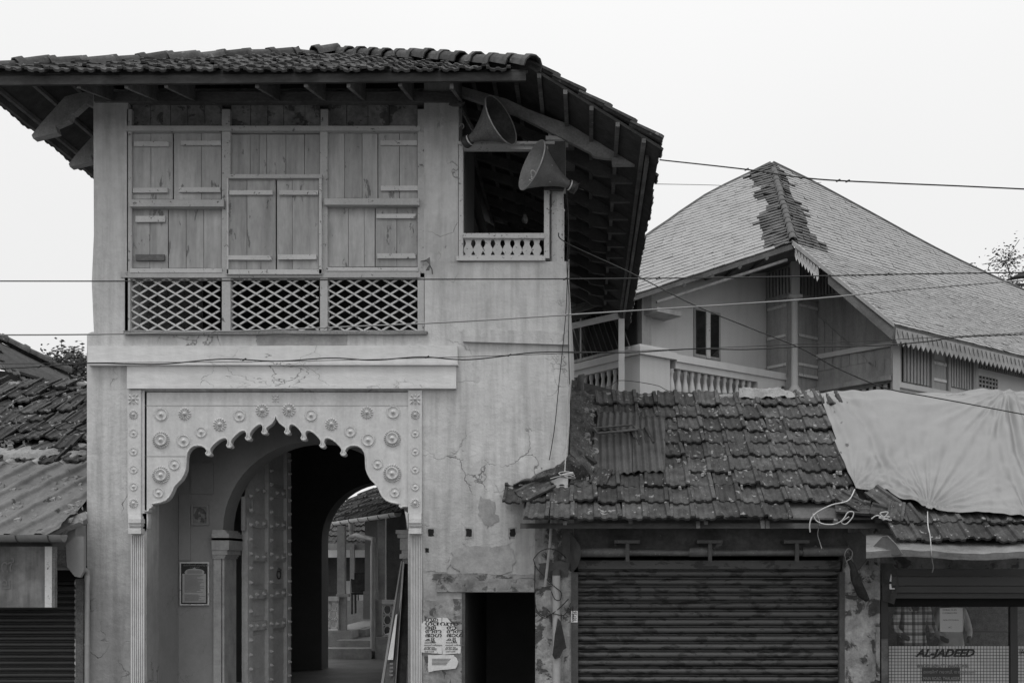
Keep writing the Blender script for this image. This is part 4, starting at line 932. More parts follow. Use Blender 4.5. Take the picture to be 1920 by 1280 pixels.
# ================================================================ house behind at left
HB = thing('house', 'dark tiled gable of a house beyond the low roof at left', 'building', (-11, 7, 0))
r0, r1, e0, e1 = W(-60,612,6.5), W(128,704,8), W(-60,668,5.6), W(140,726,7.2)
HR = MB().prism([r0, r1, e1, e0], (0,.0,-.05)).build('roof', m_tiled, HB)
hu = (r1-r0).normalized(); hv = (r0-e0).normalized(); hn = hu.cross(hv)*1
rmh = ridge_mesh(m_tile, .5, .11); ridge(HR, r1+Vector((0,0,.04)), r0+Vector((0,0,.04)), .42, rmh)
tmh = tile_mesh(m_tile, .28, .42); tile_field(HR, tmh, e0+(e0-r0)*.02, hu, hv, 9, max(2, int((r0-e0).length/.34)), .28, .34, None, 1.5)
MB().prism([W(-60,690,6.6), W(60,700,7.0), W(60,900,7.0), W(-60,900,6.6)], (0,.2,0)).prism([W(55,700,7.0), W(135,722,7.4), W(135,900,7.4), W(55,900,7.0)], (0,.2,0)).build('wall', m_hdark, HB)
# ================================================================ trees
def tree(name, label, base, h, cr, nleaf, ls, seed, trunk=.12, sparse=1., spread=1., mat=None, blobs=9):
    rnd = random.Random(seed); T = thing(name, label, 'tree', base); b = Vector(base); tb = MB()
    top = b+Vector((0,0,h*.55)); tb.tube([b, b+Vector((.1,0,h*.3)), top], [trunk, trunk*.8, trunk*.5], 7)
    cs = []
    for k in range(blobs):
        a = rnd.random()*6.28; r_ = cr*spread*rnd.uniform(.25,.95); c = b+Vector((math.cos(a)*r_, math.sin(a)*r_*.7, h*rnd.uniform(.6,1.)-cr*.1)); cs.append(c)
        m_ = top.lerp(c, .5)+Vector((rnd.uniform(-.2,.2), 0, rnd.uniform(0,.3))); tb.tube([top, m_, c], [trunk*.4, trunk*.22, trunk*.08], 5)
        for q in range(7): tb.tube([c, c+Vector([rnd.gauss(0,cr*.25) for _ in range(3)])], trunk*.06, 4)
    tb.build('trunk', m_bark, T); lf = MB()
    for k in range(nleaf):
        c = rnd.choice(cs); p = c+Vector([rnd.gauss(0, cr*.24*sparse) for _ in range(3)]); a, e = rnd.random()*6.28, rnd.uniform(-1,1)
        u = Vector((math.cos(a), math.sin(a), e*.5)).normalized()*ls*rnd.uniform(.6,1.3); v = u.cross(Vector((rnd.gauss(0,1),rnd.gauss(0,1),rnd.gauss(0,1)))).normalized()*ls*.45
        lf.add([p-u, p-v, p+u, p+v], [(0,1,2,3)])
    lf.build('crown', mat or m_leaf, T)
tree('tree', 'bushy tree showing between the left low roof and the gatehouse', W(136,1220,14) , 7.5, .95, 6500, .07, 3, .16)
tree('tree', 'airy tree crown above the right slope of the house roof', W(1868,1120,24), 11.2, 1.5, 6500, .06, 5, .18, .7, blobs=20)
tree('tree', 'second airy tree at the right edge behind the house roof', W(1950,1120,25), 12.6, 1.9, 8500, .06, 8, .2, .7, blobs=24)
# ================================================================ courtyard seen through the arches
CY = thing('courtyard_veranda', 'pillared veranda with tiled eave and white gutter beyond the arches', 'building', (-3.2, 9, 0))
C0 = Vector((-4.27, 8, 2.80)); uc = Vector((-.479,.878,0)); vc_ = Vector((.878,.479,0))
rf = MB().prism([C0+uc*-2.6, C0+uc*6, C0+uc*6+vc_*3.2+Vector((0,0,1.7)), C0+uc*-2.6+vc_*3.2+Vector((0,0,1.7))], (0,0,-.05)).build('roof', m_hdark, CY)
tc_ = tile_mesh(m_tile, .262, .40)
tile_field(rf, tc_, C0+uc*5.4-vc_*.1+Vector((0,0,-.02)), -uc, (vc_+Vector((0,0,.53))).normalized(), 30, 6, .262, .33, None, 1.)
gt = MB(); half_gutter(gt, C0+uc*-2.2+Vector((0,0,-.02))-vc_*.12, C0+uc*2.45+Vector((0,0,-.03))-vc_*.12, .07); G = gt.build('gutter', m_pvcw, CY)
dp = MB(); g0 = C0+uc*.75+Vector((0,0,-.1))-vc_*.12; dp.tube([g0, g0-Vector((0,0,.12))], .06, 8).tube([g0-Vector((0,0,.1)), g0-Vector((0,0,.27)), W(668,1003,8.2), W(700,1010,7.9), W(699,1024,7.8), W(699,1220,7.6)], .05, 8)
dp.build('downpipe', m_pvc, CY)
gb = MB()
for k in range(7):
    p = C0+uc*(-1.9+k*.65)+Vector((0,0,-.03))-vc_*.12
    gb.tube([p-vc_*.075*math.cos(a)-Vector((0,0,.078*math.sin(a))) for a in [i*math.pi/6 for i in range(7)]], .007, 4)
gb.build('gutter_strap', m_iron, CY)
def cpost(px0, px1, py0, py1, d, mat=m_pvcw, n='post', w_=None): return MB().box(X(px0,d), X(px1,d), d, d+(X(px1,d)-X(px0,d)), Z(py1,d), Z(py0,d)).build(n, mat, CY)
m_cw = m_stone
cpost(632,646,985,1120,8.6,m_cw); cpost(634,648,1118,1183,8.5,m_cw,'pedestal'); cpost(630,652,1113,1119,8.45,m_cw,'pedestal_cap')
cpost(656,664,1020,1150,9.5,m_cw); cpost(684,708,970,1110,8.9,m_porch,'pillar'); cpost(681,711,1108,1160,8.8,m_porch,'pillar_base')
cpost(709,722,965,1124,7.8,m_cw); cpost(704,716,1124,1195,7.7,m_cw,'pedestal')
for a, b, c, e in ((604,634,1118,8.4),(716,790,1124,7.65)):
    MB().box(X(a,e), X(b,e), e, e+.12, Z(c+8,e), Z(c,e)).build('balustrade_rail', m_plaster2, CY)
def jali(px0, px1, py0, py1, d):
    x0_, x1_, z0_, z1_ = X(px0,d), X(px1,d), Z(py1,d), Z(py0,d); mb = MB().box(x0_, x1_, d, d+.03, z0_, z0_+.03).box(x0_, x1_, d, d+.03, z1_-.03, z1_)
    n = max(2, int((x1_-x0_)/.16)); w_ = (x1_-x0_)/n; h_ = (z1_-z0_)
    for k in range(n+1): mb.box(x0_+k*w_-.012, x0_+k*w_+.012, d, d+.03, z0_, z1_)
    for k in range(n):
        cx = x0_+(k+.5)*w_
        for q in range(3):
            cz = z0_+h_*(q+.5)/3; pts = [(cx+w_*.40*math.cos(a), d+.015, cz+h_/6.5*math.sin(a)) for a in [i*math.pi/5 for i in range(11)]]
            mb.tube(pts, .012, 4, False)
        mb.box(x0_+k*w_, x0_+(k+1)*w_, d, d+.03, z0_+h_/3-.01, z0_+h_/3+.01).box(x0_+k*w_, x0_+(k+1)*w_, d, d+.03, z0_+h_*2/3-.01, z0_+h_*2/3+.01)
    return mb.build('pierced_screen', m_plaster2, CY)
jali(604,633,1126,1178,8.45); jali(717,790,1132,1192,7.7)
mb = MB(); mb.box(X(604,8.4), X(660,8.4), 8.35, 12, .07, Z(1182,8.4)); mb.build('plinth', m_stone, CY)
mb = MB(); mb.box(X(703,7.6), X(800,7.6), 7.6, 12, .07, Z(1194,7.6)); mb.build('plinth', m_stone, CY)
MB().box(X(630,8), X(697,8), 8.0, 9.0, .07, Z(1200,8)).build('step', m_patch, CY)
MB().box(X(600,7.5), X(695,7.5), 7.55, 8.0, .07, Z(1216,7.5)).build('step', m_patch, CY)
MB().box(X(652,8.9), X(684,8.9), 9.0, 12, .07, Z(1180,8.9)).build('plinth', m_patch, CY)
# back building of the courtyard
CB = thing('courtyard_building', 'dark low building with tiled eave at the far end of the courtyard', 'building', (-6, 15, 0))
MB().box(-11, 0, 15, 15.2, .0, 2.6).build('wall', m_hdark, CB)
rb_ = MB().prism([Vector((-11,14,2.28)), Vector((0,14,2.28)), Vector((0,16.5,3.5)), Vector((-11,16.5,3.5))], (0,0,-.05)).build('roof', m_tiled, CB)
tile_field(rb_, tc_, (-8.5,13.9,2.29), (1,0,0), Vector((0,1,.49)).normalized(), 20, 6, .262, .33, None, 1.)
MB().box(-11, 0, 13.9, 13.95, 2.06, 2.25).build('fascia_board', m_pvcw, CB)
for px_ in (640, 668): MB().box(X(px_,14.6), X(px_,14.6)+.35, 14.9, 15, .8, 1.45).build('window', m_pvcw, CB)
MB().box(-8, -4, 13, 13.1, .07, 1.0).build('low_wall', m_stone, CB)
# roof over the back of the courtyard sides (dark beam under the veranda)
MB().box(X(606,9.6), X(690,9.6), 9.6, 9.8, Z(1030,9.6), Z(1018,9.6)).build('tie_beam', m_stone, CY)
MB().box(X(604,10.5)-.5, X(790,10.5), 11.2, 11.3, .07, 4.2).build('back_wall', m_hdark, CY) if False else None
MB().box(X(712,10), X(830,10), 10.0, 10.1, .07, 3.6).build('back_wall', m_hdark, CY)
# chair silhouette on veranda
ch = thing('chair', 'dark chair standing on the far veranda by the pillar', 'chair', W(676,1150,9.3))
cx, cy = X(676,9.3), 9.3; zb = Z(1148,9.3)
MB().box(cx-.15, cx+.2, cy-.2, cy+.2, zb+.38, zb+.42).build('seat', m_rag, ch); MB().prism([(cx-.22,cy+.15,zb+.42),(cx+.18,cy+.18,zb+.42),(cx+.22,cy+.25,zb+.85),(cx-.26,cy+.22,zb+.82)], (0,.03,0)).build('backrest', m_rag, ch)
for sx in (-.14,.17):
    for sy in (-.17,.17): MB().tube([(cx+sx,cy+sy,zb-.02),(cx+sx,cy+sy,zb+.38)], .018, 5).build('leg', m_rag, ch)
# leaning framed boards
def lean(pts, th, name, mat, label, cat): o = MB().prism(pts, th).build(name, mat); return tag(o, label, cat)
o = lean([W(716,1300,.45), W(737,1300,.35), W(758,1052,.80), W(753,1050,.84)], (.0,.03,0), 'leaning_board', m_iron, 'dark framed board leaning against the inner jamb, wider of the two', 'board')
MB().prism([W(711,1300,.44), W(716,1300,.44), W(754,1050,.82), W(751.5,1052,.82)], (0,.03,0)).build('frame_edge', m_gutter, o)
MB().prism([W(727,1236,.50), W(737,1236,.42), W(745,1150,.6), W(742,1152,.62)], (0,-.006,0)).build('pasted_sheet', m_paper, o)
for k in range(4): MB().prism([W(731-k*.5,1242+k*7,.42), W(737,1242+k*7,.40), W(737,1245+k*7,.40), W(731,1245+k*7,.42)], (0,-.012,0)).build('print_line', m_gutter, o)
o = lean([W(741,1300,.50), W(751,1300,.48), W(762,1070,.86), W(756,1056,.88)], (.06,.03,0), 'leaning_board', m_rag, 'narrow black board leaning behind the framed one at the inner jamb', 'board')
MB().prism([W(737,1300,.40), W(741,1300,.40), W(758,1052,.78), W(755,1052,.78)], (0,.02,0)).build('frame_edge', m_stone, o)
# ================================================================ tall house at right
A_ = Vector((-.625,.781,0)); B_ = Vector((.781,.625,0))
def wy(v): return Vector((v.x, v.y-12, v.z))
HS = thing('house', 'large timber and plaster house with steep pale tiled roof and carved fringe', 'building', (4.5, 8, 0))
E0 = Vector((4.153,20.6,8.34)); E3 = Vector((6.01,20.0,6.56)); PK = Vector((4.518,25.0,11.68)); LD = Vector((-3.34,-1.2,-1.39)).normalized()
def pxy(v): return (1100+1920*v.x/v.y, 1060-1920*(v.z-1.85)/v.y)
out_r = [(1447,305),(1520,340),(1600,383),(1700,438),(1760,470),(1830,505),(1920,545),(2100,628)]
out_l = [(900,640),(1070,560),(1150,490),(1200,452),(1240,424),(1280,396),(1330,362),(1400,328),(1447,305)]
def oy(L, px):
    for (a, b), (c, d_) in zip(L, L[1:]):
        if a <= px <= c: return b+(d_-b)*(px-a)/(c-a)
    return -999
def end_s(p, dr, L, smax):
    s = 0
    while s < smax:
        q = p+dr*s; a, b = pxy(q)
        if b < oy(L, a) or a > 2080 or a < 920: return s
        s += .05
    return smax
rows_r = [E3.lerp(E0, i/24) for i in range(24)]+[E0.lerp(PK, i/30) for i in range(31)]
rows_l = [E0.lerp(PK, i/34) for i in range(35)]
rnd = random.Random(11)
def surface(rows, dr, L, smax, name, dark_w, tw=.24):
    mb = MB(); n_prev = None
    for i in range(len(rows)-1):
        a, b = rows[i], rows[i+1]; sa, sb_ = end_s(a, dr, L, smax), end_s(b, dr, L, smax); sg_ = (b-a); nrm = dr.cross(sg_).normalized()
        if nrm.z < 0: nrm = -nrm
        k = max(1, int(sa/tw)); ph = rnd.random()*.5
        for c in range(k+1):
            s0, s1 = max(0, (c-ph)*tw), (c+1-ph)*tw
            if s0 >= max(sa, sb_): break
            f = lambda s, S: min(s, S)
            tl = rnd.gauss(0,.0035); lift = .020+abs(rnd.gauss(0,.004)); g_ = .002
            p0 = a+dr*f(s0+g_, sa)+nrm*(lift+tl); p1 = a+dr*f(s1, sa)+nrm*(lift-tl); p2 = b+dr*f(s1, sb_)+nrm*.010; p3 = b+dr*f(s0+g_, sb_)+nrm*.010
            dwn = sg_*(-.07+rnd.gauss(0,.02)); p0 = p0+dwn; p1 = p1+dwn
            dk = dark_w(i/(len(rows)-1), s0)
            if dk: p0 = p0+nrm*abs(rnd.gauss(0,.015)); p1 = p1+nrm*abs(rnd.gauss(0,.015))
            mb.add([p0, p1, p2, p3, p0-nrm*.018, p1-nrm*.018], [(0,1,2,3),(4,5,1,0)], mi=1 if dk else 0)
    mb.v = [wy(v) for v in mb.v]
    return mb
def dwl(t, s): return s < .42+.10*math.sin(t*23)+.12*(math.sin(t*9) > .1)+.06*rnd.random()
def dwr(t, s): tt = (t-.44)/.56; return tt > 0 and s < .30+.12*math.sin(tt*17+1)+.50*(1-tt)+.06*rnd.random()-.2*tt
HRF = MB()
def sheet(rows, dr, L, smax):
    vs = []; 
    for r_ in rows: vs += [wy(r_+Vector((0,0,-.02))), wy(r_+dr*(end_s(r_, dr, L, smax)+.02)+Vector((0,0,-.02)))]
    HRF.add(vs, [(2*i, 2*i+1, 2*i+3, 2*i+2) for i in range(len(rows)-1)])
sheet(rows_r, B_, out_r, 11); sheet(rows_l, LD, out_l, 11)
HRF = HRF.build('roof', m_hdark, HS)
surface(rows_r, B_, out_r, 11, 'r', dwr).build('roof_tile', [m_hroof, m_hroofd], HRF, kind='stuff')
surface(rows_l, LD, out_l, 11, 'l', dwl).build('roof_tile', [m_hroof, m_hroofd], HRF, kind='stuff')
ridge(HRF, wy(E0)+Vector((0,0,.03)), wy(PK.lerp(E0,.09))+Vector((0,0,.0)), .30, ridge_mesh(m_hroofd, .36, .075), j=.4)
def outl(L, rows, dr, smax):
    pts = []
    for r_ in rows:
        s = end_s(r_, dr, L, smax); q = r_+dr*s; 
        if pxy(q)[0] < 2070 and pxy(q)[0] > 925: pts.append(wy(q)+Vector((0,0,.0)))
    return pts
MB().tube(outl(out_r, rows_r[::2]+[PK], B_, 11), .055, 6).build('hip_capping', m_hroofd, HRF)
MB().tube(outl(out_l, rows_l[::2]+[PK], LD, 11), .045, 6).build('hip_capping', m_hroofd, HRF)
# eave boards
EL = E0+LD*5.2
mb = MB(); mb.prism([wy(E0+Vector((0,0,-.02))), wy(EL+Vector((0,0,-.02))), wy(EL+Vector((0,0,-.10))), wy(E0+Vector((0,0,-.12)))], (.02,.02,0)); mb.build('fascia_board', m_hdark, HRF)
mb = MB(); mb.prism([wy(E0+Vector((0,0,.05))), wy(E3+Vector((0,0,.03))), wy(E3+Vector((0,0,-.05))), wy(E0+Vector((0,0,-.05)))], (-.03,-.02,0)); mb.build('verge_board', m_hwood, HRF)
mb = MB(); v0 = E0.lerp(E3, .35); mb.prism([wy(v0+Vector((0,0,-.05))), wy(E3+Vector((0,0,-.05))), wy(E3+Vector((-.05,0,-.30))), wy(v0+Vector((0,0,-.26)))], (.05,.04,0)); mb.build('barge_board', m_hdark, HRF)
ER = E3+B_*7.2
mb = MB(); mb.prism([wy(E3), wy(ER), wy(ER+Vector((0,0,-.06))), wy(E3+Vector((0,0,-.06)))], (.03,.03,0)); mb.build('fascia_board', m_hdark, HRF)
def fringe(a, b, h0, h1, n, parent, mat, mb=None):
    own = MB(); a, b = wy(a), wy(b); d_ = (b-a)/n; nn = Vector((d_.y, -d_.x, 0)).normalized()*.02
    own.prism([a, b, b-Vector((0,0,h1*.68)), a-Vector((0,0,h0*.68))], -nn)
    for k in range(n):
        p = a+d_*k; h = h0+(h1-h0)*k/n; own.prism([p-Vector((0,0,h*.68)), p+d_-Vector((0,0,h*.68)), p+d_*.5-Vector((0,0,h))], -nn)
        own.prism([p+d_*.15+Vector((0,0,-h*.1))+nn, p+d_*.85+Vector((0,0,-h*.1))+nn, p+d_*.5-Vector((0,0,h*.55))+nn], -nn*.5)
    return own.build('carved_fringe', mat, parent)
fringe(E0+(E3-E0)*.02+Vector((0,.02,-.05)), E0.lerp(E3,.26)+Vector((0,.02,-.05)), .26, .34, 8, HRF, m_hwall)
fringe(E3+B_*.05+Vector((0,0,-.06)), ER+Vector((0,0,-.06)), .34, .34, 42, HRF, m_hwood)
# walls
S0 = Vector((1.21,20.2,0)); Q0 = Vector((3.93,22.38,0)); Q1 = Vector((4.395,21.8,0)); Q2 = Vector((5.03,22.31,0)); Q3 = Vector((6.247,20.79,0))
def wall_ob(p, q, z0, z1a, z1b, mat, name, n0=0, n1=-.15, parent=HS, t0=0., t1=1.):
    d_ = (q-p); L_ = d_.length; d_ = d_/L_; pp = wy(p); mb = MB().obox((pp.x, pp.y), (d_.x, d_.y), L_*t0, L_*t1, n0, n1, z0, z1a, z0, z1b); return mb.build(name, mat, parent)
wall_ob(S0, Q0, 3, 7.45, 8.25, m_hwall, 'wall')
def zpy(py, D): return 1.85+(1060-py)/1920*D
# soffit
mb = MB(); P = [wy(E0+Vector((0,0,-.10))), wy(EL+Vector((0,0,-.10))), wy(S0-B_*.9+A_*1.5+Vector((0,0,6.9))), wy(S0+Vector((0,0,7.45))), wy(Q0+Vector((0,0,8.25))), wy(Q2+Vector((0,0,8.35))), wy(Q3+Vector((.1,.1,6.62))), wy(E3+Vector((0,0,-.10)))]
mb.add(P, [(0,1,2),(0,2,3),(0,3,4),(0,4,5),(0,5,6),(0,6,7)]); mb.add([p+Vector((0,0,.02)) for p in P], [(0,2,1),(0,3,2),(0,4,3),(0,5,4),(0,6,5),(0,7,6)]); mb.build('soffit', m_hdark, HS)
for t in (.18,.36,.54,.72): 
    a = wy(E0+LD*(3.6*t)+Vector((0,0,-.13))); b = wy(S0.lerp(Q0, 1-t*1.0)+Vector((0,0,7.45+.8*(1-t)-.03))); MB().tube([a,b], .05, 4).build('rafter', m_hdark, HS)
MB().tube([wy(E0+Vector((-.1,.15,-.30))), wy(E0+LD*3.2+Vector((0,.15,-.25)))], .035, 6).build('eave_rail', m_hwood, HS)
# window with two dark panes: px 1302-1348
def wall_s(px): # distance along S0->Q0 for image column px
    k = (px-1100)/1920; d_ = (Q0-S0).normalized(); return (k*S0.y-S0.x)/(d_.x-k*d_.y), d_
def wall_box(px0, px1, z0, z1, n0, n1, name, mat, parent=HS, origin=None):
    (s0, d_), (s1, _) = wall_s(px0), wall_s(px1); pp = wy(S0); return MB().obox((pp.x,pp.y), (d_.x,d_.y), s0, s1, n0, n1, z0, z1).build(name, mat, parent)
Dw = 21.0; zt, zb_ = zpy(577,Dw), zpy(668,Dw)
WN = wall_box(1300, 1350, zb_, zt, .02, .0, 'window', m_hwood)
wall_box(1304, 1322, zb_+.07, zt-.05, .035, .02, 'pane', m_glassd, WN); wall_box(1329, 1346, zb_+.07, zt-.07, .035, .02, 'pane', m_glassd, WN)
wall_box(1303.5, 1322.5, zb_+.06, zt-.04, .026, .02, 'pane_backing', m_black, WN); wall_box(1328.5, 1346.5, zb_+.06, zt-.06, .026, .02, 'pane_backing', m_black, WN)
wall_box(1322, 1329, zb_, zt, .05, .02, 'mullion', m_woodw, WN)
wall_box(1196, 1214, 3, 7.45, .12, -.1, 'corner_post', m_hwood)
wall_box(1200, 1246, zpy(598,20.3), zpy(590,20.3), .5, .0, 'bracket_arm', m_hwood)
# stepped timber bay
def face(p, q, z0, z1a, z1b=None, mat=m_hwood, name='wall'): return wall_ob(p, q, z0, z1a, z1b if z1b is not None else z1a, mat, name)
face(Q0, Q1, 3, 8.3); face(Q1, Q2, 3, 8.3); face(Q2, Q3, 3, 8.35, 6.6)
Q4 = Q3+B_*7; face(Q3, Q4, 3, 6.55, mat=m_hwall)
def slats(p, q, t0, t1, z0, z1, n, mat=m_hwood, back=m_black, z1b=None, w_=.5, name='louvre'):
    d_ = q-p; L_ = d_.length; d_ = d_/L_; pp = wy(p); z1b = z1 if z1b is None else z1b
    F = MB().obox((pp.x,pp.y), (d_.x,d_.y), L_*t0, L_*t1, .02, .005, z0, z1, z0, z1b).build(name, back, HS)
    for k in range(n):
        a = L_*(t0+(t1-t0)*(k+.5-w_/2)/n); b = L_*(t0+(t1-t0)*(k+.5+w_/2)/n); f = (k+.5)/n; zz = z1+(z1b-z1)*f
        MB().obox((pp.x,pp.y), (d_.x,d_.y), a, b, .05, .02, z0, zz-.01).build('slat', mat, F)
    return F
D0, D1, D2, D3 = 22.38, 21.8, 22.31, 20.79
slats(Q0, Q1, .05, .9, zpy(556,22), zpy(505,22), 7); slats(Q1, Q2, .1, .95, zpy(556,22), zpy(500,22), 6); slats(Q2, Q3, .02, .55, zpy(550,22), zpy(500,22), 12, z1b=zpy(520,21.5))
for p, q, a, b in ((Q0,Q1,.08,.8),(Q1,Q2,.12,.95)):
    d_ = (q-p).normalized(); L_ = (q-p).length; pp = wy(p)
    PN = MB().obox((pp.x,pp.y),(d_.x,d_.y), L_*a, L_*b, .035, .005, zpy(706,22), zpy(562,22)).build('shutter', m_hwood, HS)
    for z_ in (572, 628, 682, 702): MB().obox((pp.x,pp.y),(d_.x,d_.y), L_*(a+.02), L_*(b-.02), .06, .035, zpy(z_+5,22), zpy(z_,22)).build('batten', m_woodw, PN)
    MB().obox((pp.x,pp.y),(d_.x,d_.y), 0, L_, .05, .006, zpy(561,22), zpy(553,22)).build('rail', m_hwood, HS)
    MB().obox((pp.x,pp.y),(d_.x,d_.y), 0, L_, .012, .002, 3, zpy(712,22)).build('base_panel', m_hwood, HS)
# corner column
cp = wy(Q1-A_*.06-B_*.02); mb = MB()
zb1, zt1 = zpy(735,21.8), zpy(560,21.8)
mb.lathe([(.13,0),(.13,.05),(.09,.10),(.075,.14),(.075,zt1-zb1-.1),(.1,zt1-zb1-.05),(.13,zt1-zb1)], (cp.x, cp.y, zb1), (0,0,1), 12); mb.box(cp.x-.09, cp.x+.09, cp.y-.09, cp.y+.09, zt1, 8.3); mb.box(cp.x-.14, cp.x+.14, cp.y-.14, cp.y+.14, zt1-.02, zt1+.04); mb.build('column', m_hwall, HS)
# plank wall right of the column
d_ = (Q3-Q2).normalized(); L_ = (Q3-Q2).length; pp = wy(Q2); n = 9
for k in range(n):
    t0, t1 = k/n, (k+1)/n; zt_ = lambda t: 8.0-(1.75*t)
    MB().obox((pp.x,pp.y),(d_.x,d_.y), L_*t0+.005, L_*t1-.005, .03+random.uniform(0,.008), .004, zpy(690,22)-(.02), zt_(t0)-.7, None, zt_(t1)-.7).build('plank', m_hwood, HS)
def rail_px(py0a, py0b, h, n1, mat, name):
    za0, zb0 = zpy(py0a, 22.31), zpy(py0b, 20.79); mb = MB().obox((pp.x,pp.y),(d_.x,d_.y), 0, L_, n1, .0, za0-h, za0, zb0-h, zb0); return mb.build(name, mat, HS)
rail_px(666, 640, .10, .09, m_hwall, 'rail'); rail_px(676, 650, .6, .02, m_hwood, 'base_panel'); rail_px(716, 690, .20, .06, m_hwood, 'rail'); rail_px(728, 704, .10, .16, m_hwood, 'rail')
slats(Q2, Q3, .05, .95, 4.6, zpy(738,21.6), 10, z1b=zpy(717,20.8))
cp = wy(Q3); mb = MB().box(cp.x-.06, cp.x+.08, cp.y-.10, cp.y+.06, 3, 6.6); mb.build('corner_post', m_hwall, HS)
mb = MB().prism([wy(Q3)+Vector((-.55,.45,1.85+ (1060-578)/1920*20.9)), wy(Q3)+Vector((-.2,.15,1.85+(1060-584)/1920*20.9-.1)), wy(Q3)+Vector((0,-.1,6.40)), wy(Q3)+Vector((-.1,0,6.55))], (.05,.05,0)); mb.build('eave_bracket', m_hwood, HS)
# right wing: slatted galleries, shutter, lattice
slats(Q3, Q4, .035, .17, zpy(716,21), zpy(625,21), 8, w_=.62); slats(Q3, Q4, .27, .40, zpy(730,22.4), zpy(625,22.4), 9, w_=.62); slats(Q3, Q4, .43, .95, zpy(700,23.4), zpy(640,23.4), 38, w_=.5)
d4 = B_; p4 = wy(Q3)
PN = MB().obox((p4.x,p4.y),(d4.x,d4.y), 7*.18, 7*.26, .03, .005, 5.0, 6.2).build('shutter', m_hwood, HS)
for z_ in (5.2, 5.75, 6.1): MB().obox((p4.x,p4.y),(d4.x,d4.y), 7*.182, 7*.258, .055, .03, z_, z_+.06).build('batten', m_woodw, PN)
MB().obox((p4.x,p4.y),(d4.x,d4.y), 0, 7, .08, .0, zpy(712,20.8)-.15, zpy(712,20.8)-.05).build('rail', m_hwall, HS)
for t in (.175,.265,.405,.42): MB().obox((p4.x,p4.y),(d4.x,d4.y), 7*t, 7*t+.09, .07, .004, 3, 6.5).build('post', m_hwood, HS)
LT = MB().obox((p4.x,p4.y),(d4.x,d4.y), 7*.44, 7*.56, .02, .005, zpy(738,23), zpy(708,23)).build('lattice_panel', m_black, HS)
for k in range(6): MB().obox((p4.x,p4.y),(d4.x,d4.y), 7*(.44+.02*k), 7*(.44+.02*k)+.04, .04, .02, zpy(738,23), zpy(708,23)).build('slat', m_hwood, LT)
for k in range(4): MB().obox((p4.x,p4.y),(d4.x,d4.y), 7*.44, 7*.56, .035, .02, zpy(738-k*8,23)-.02, zpy(738-k*8,23)+.02).build('slat', m_hwood, LT)
# balcony: pier, rails, balusters
P0 = Vector((1.01,19.40,0)); pb = wy(P0)
zr = 5.99
def rbox(dr, s0, s1, n0, n1, z0, z1, name, mat=m_hwall, z=None): return MB().obox((pb.x,pb.y),(dr.x,dr.y), s0, s1, n0, n1, z0, z1).build(name, mat, HS)
zk = lambda py, D: zpy(py, D)
rbox(B_, 0, .78, .0, -.5, 3, zk(668,19.6), 'pier')
BL = rbox(B_, -.06, .90, .07, -.56, zk(668,19.6), zk(655,19.6), 'pier_cap'); rbox(B_, .04, .8, -.05, -.4, zk(655,19.6), zk(647,19.6), 'pier_cap')
rbox(B_, .90, 4.15, .07, -.25, zr-.17, zr-.03, 'balcony_rail'); rbox(B_, .90, 4.15, .03, -.2, zr-.30, zr-.17, 'balcony_rail')
rbox(B_, 3.25, 4.0, .04, -.25, 3, zr-.3, 'pier')
rbox(B_, .78, 3.25, .04, -.2, 4.3, zr-.92, 'balcony_base')
bal = lathe_piece('baluster', [(.05,0),(.05,.03),(.035,.05),(.035,.08),(.062,.16),(.070,.24),(.060,.32),(.038,.42),(.032,.50),(.045,.53),(.05,.56),(.05,.62)], m_hwall, 10)
BR = MB().obox((pb.x,pb.y),(B_.x,B_.y), .78, 3.25, .0, -.16, zr-.94, zr-.92).build('balustrade', m_hwall, HS)
for k in range(13): q = pb+B_*(.88+k*.185)+Vector((0,0,zr-.92))+A_*.07; piece('baluster', bal, BR, q)
ma = A_; pa = pb
MB().obox((pa.x,pa.y),(ma.x,ma.y), .5, 4, .25, -.07, zr-.17, zr-.03).build('balcony_rail', m_hwall, HS)
MB().obox((pa.x,pa.y),(ma.x,ma.y), .5, 4, .22, -.03, zr-.30, zr-.17).build('balcony_rail', m_hwall, HS)
BR = MB().obox((pa.x,pa.y),(ma.x,ma.y), .5, 4, .2, -.0, zr-1.3, zr-.92).build('balustrade', m_hwall, HS)
for k in range(13): q = pa+A_*(.62+k*.185)+Vector((0,0,zr-.92))+B_*.07; piece('baluster', bal, BR, q)
MB().obox((pa.x,pa.y),(ma.x,ma.y), .2, 4, .12, .10, zr-1.3, 7.0).build('gallery_shade', m_black, HS)  # black sheet standing for the shadow behind the left balusters
LT = MB().obox((pa.x,pa.y),(ma.x,ma.y), .3, 4, .03, -.03, zr, zr+.06).build('slanted_screen', m_hwood, HS)
for k in range(22):
    s = .3+k*.16; a = pa+A_*s+Vector((0,0,zr+.06)); b = pa+A_*(s+.42)+Vector((0,0,zr+.92)); MB().tube([a,b], .016, 4).build('slat', m_hdark, LT)
MB().obox((pa.x,pa.y),(ma.x,ma.y), .3, 4, .05, -.04, zr+.90, zr+1.1).build('screen_rail', m_hwood, HS)
MB().obox((pa.x,pa.y),(ma.x,ma.y), 1.75, 1.80, .03, -.03, zr+.06, zr+.9).build('screen_post', m_hwood, HS)
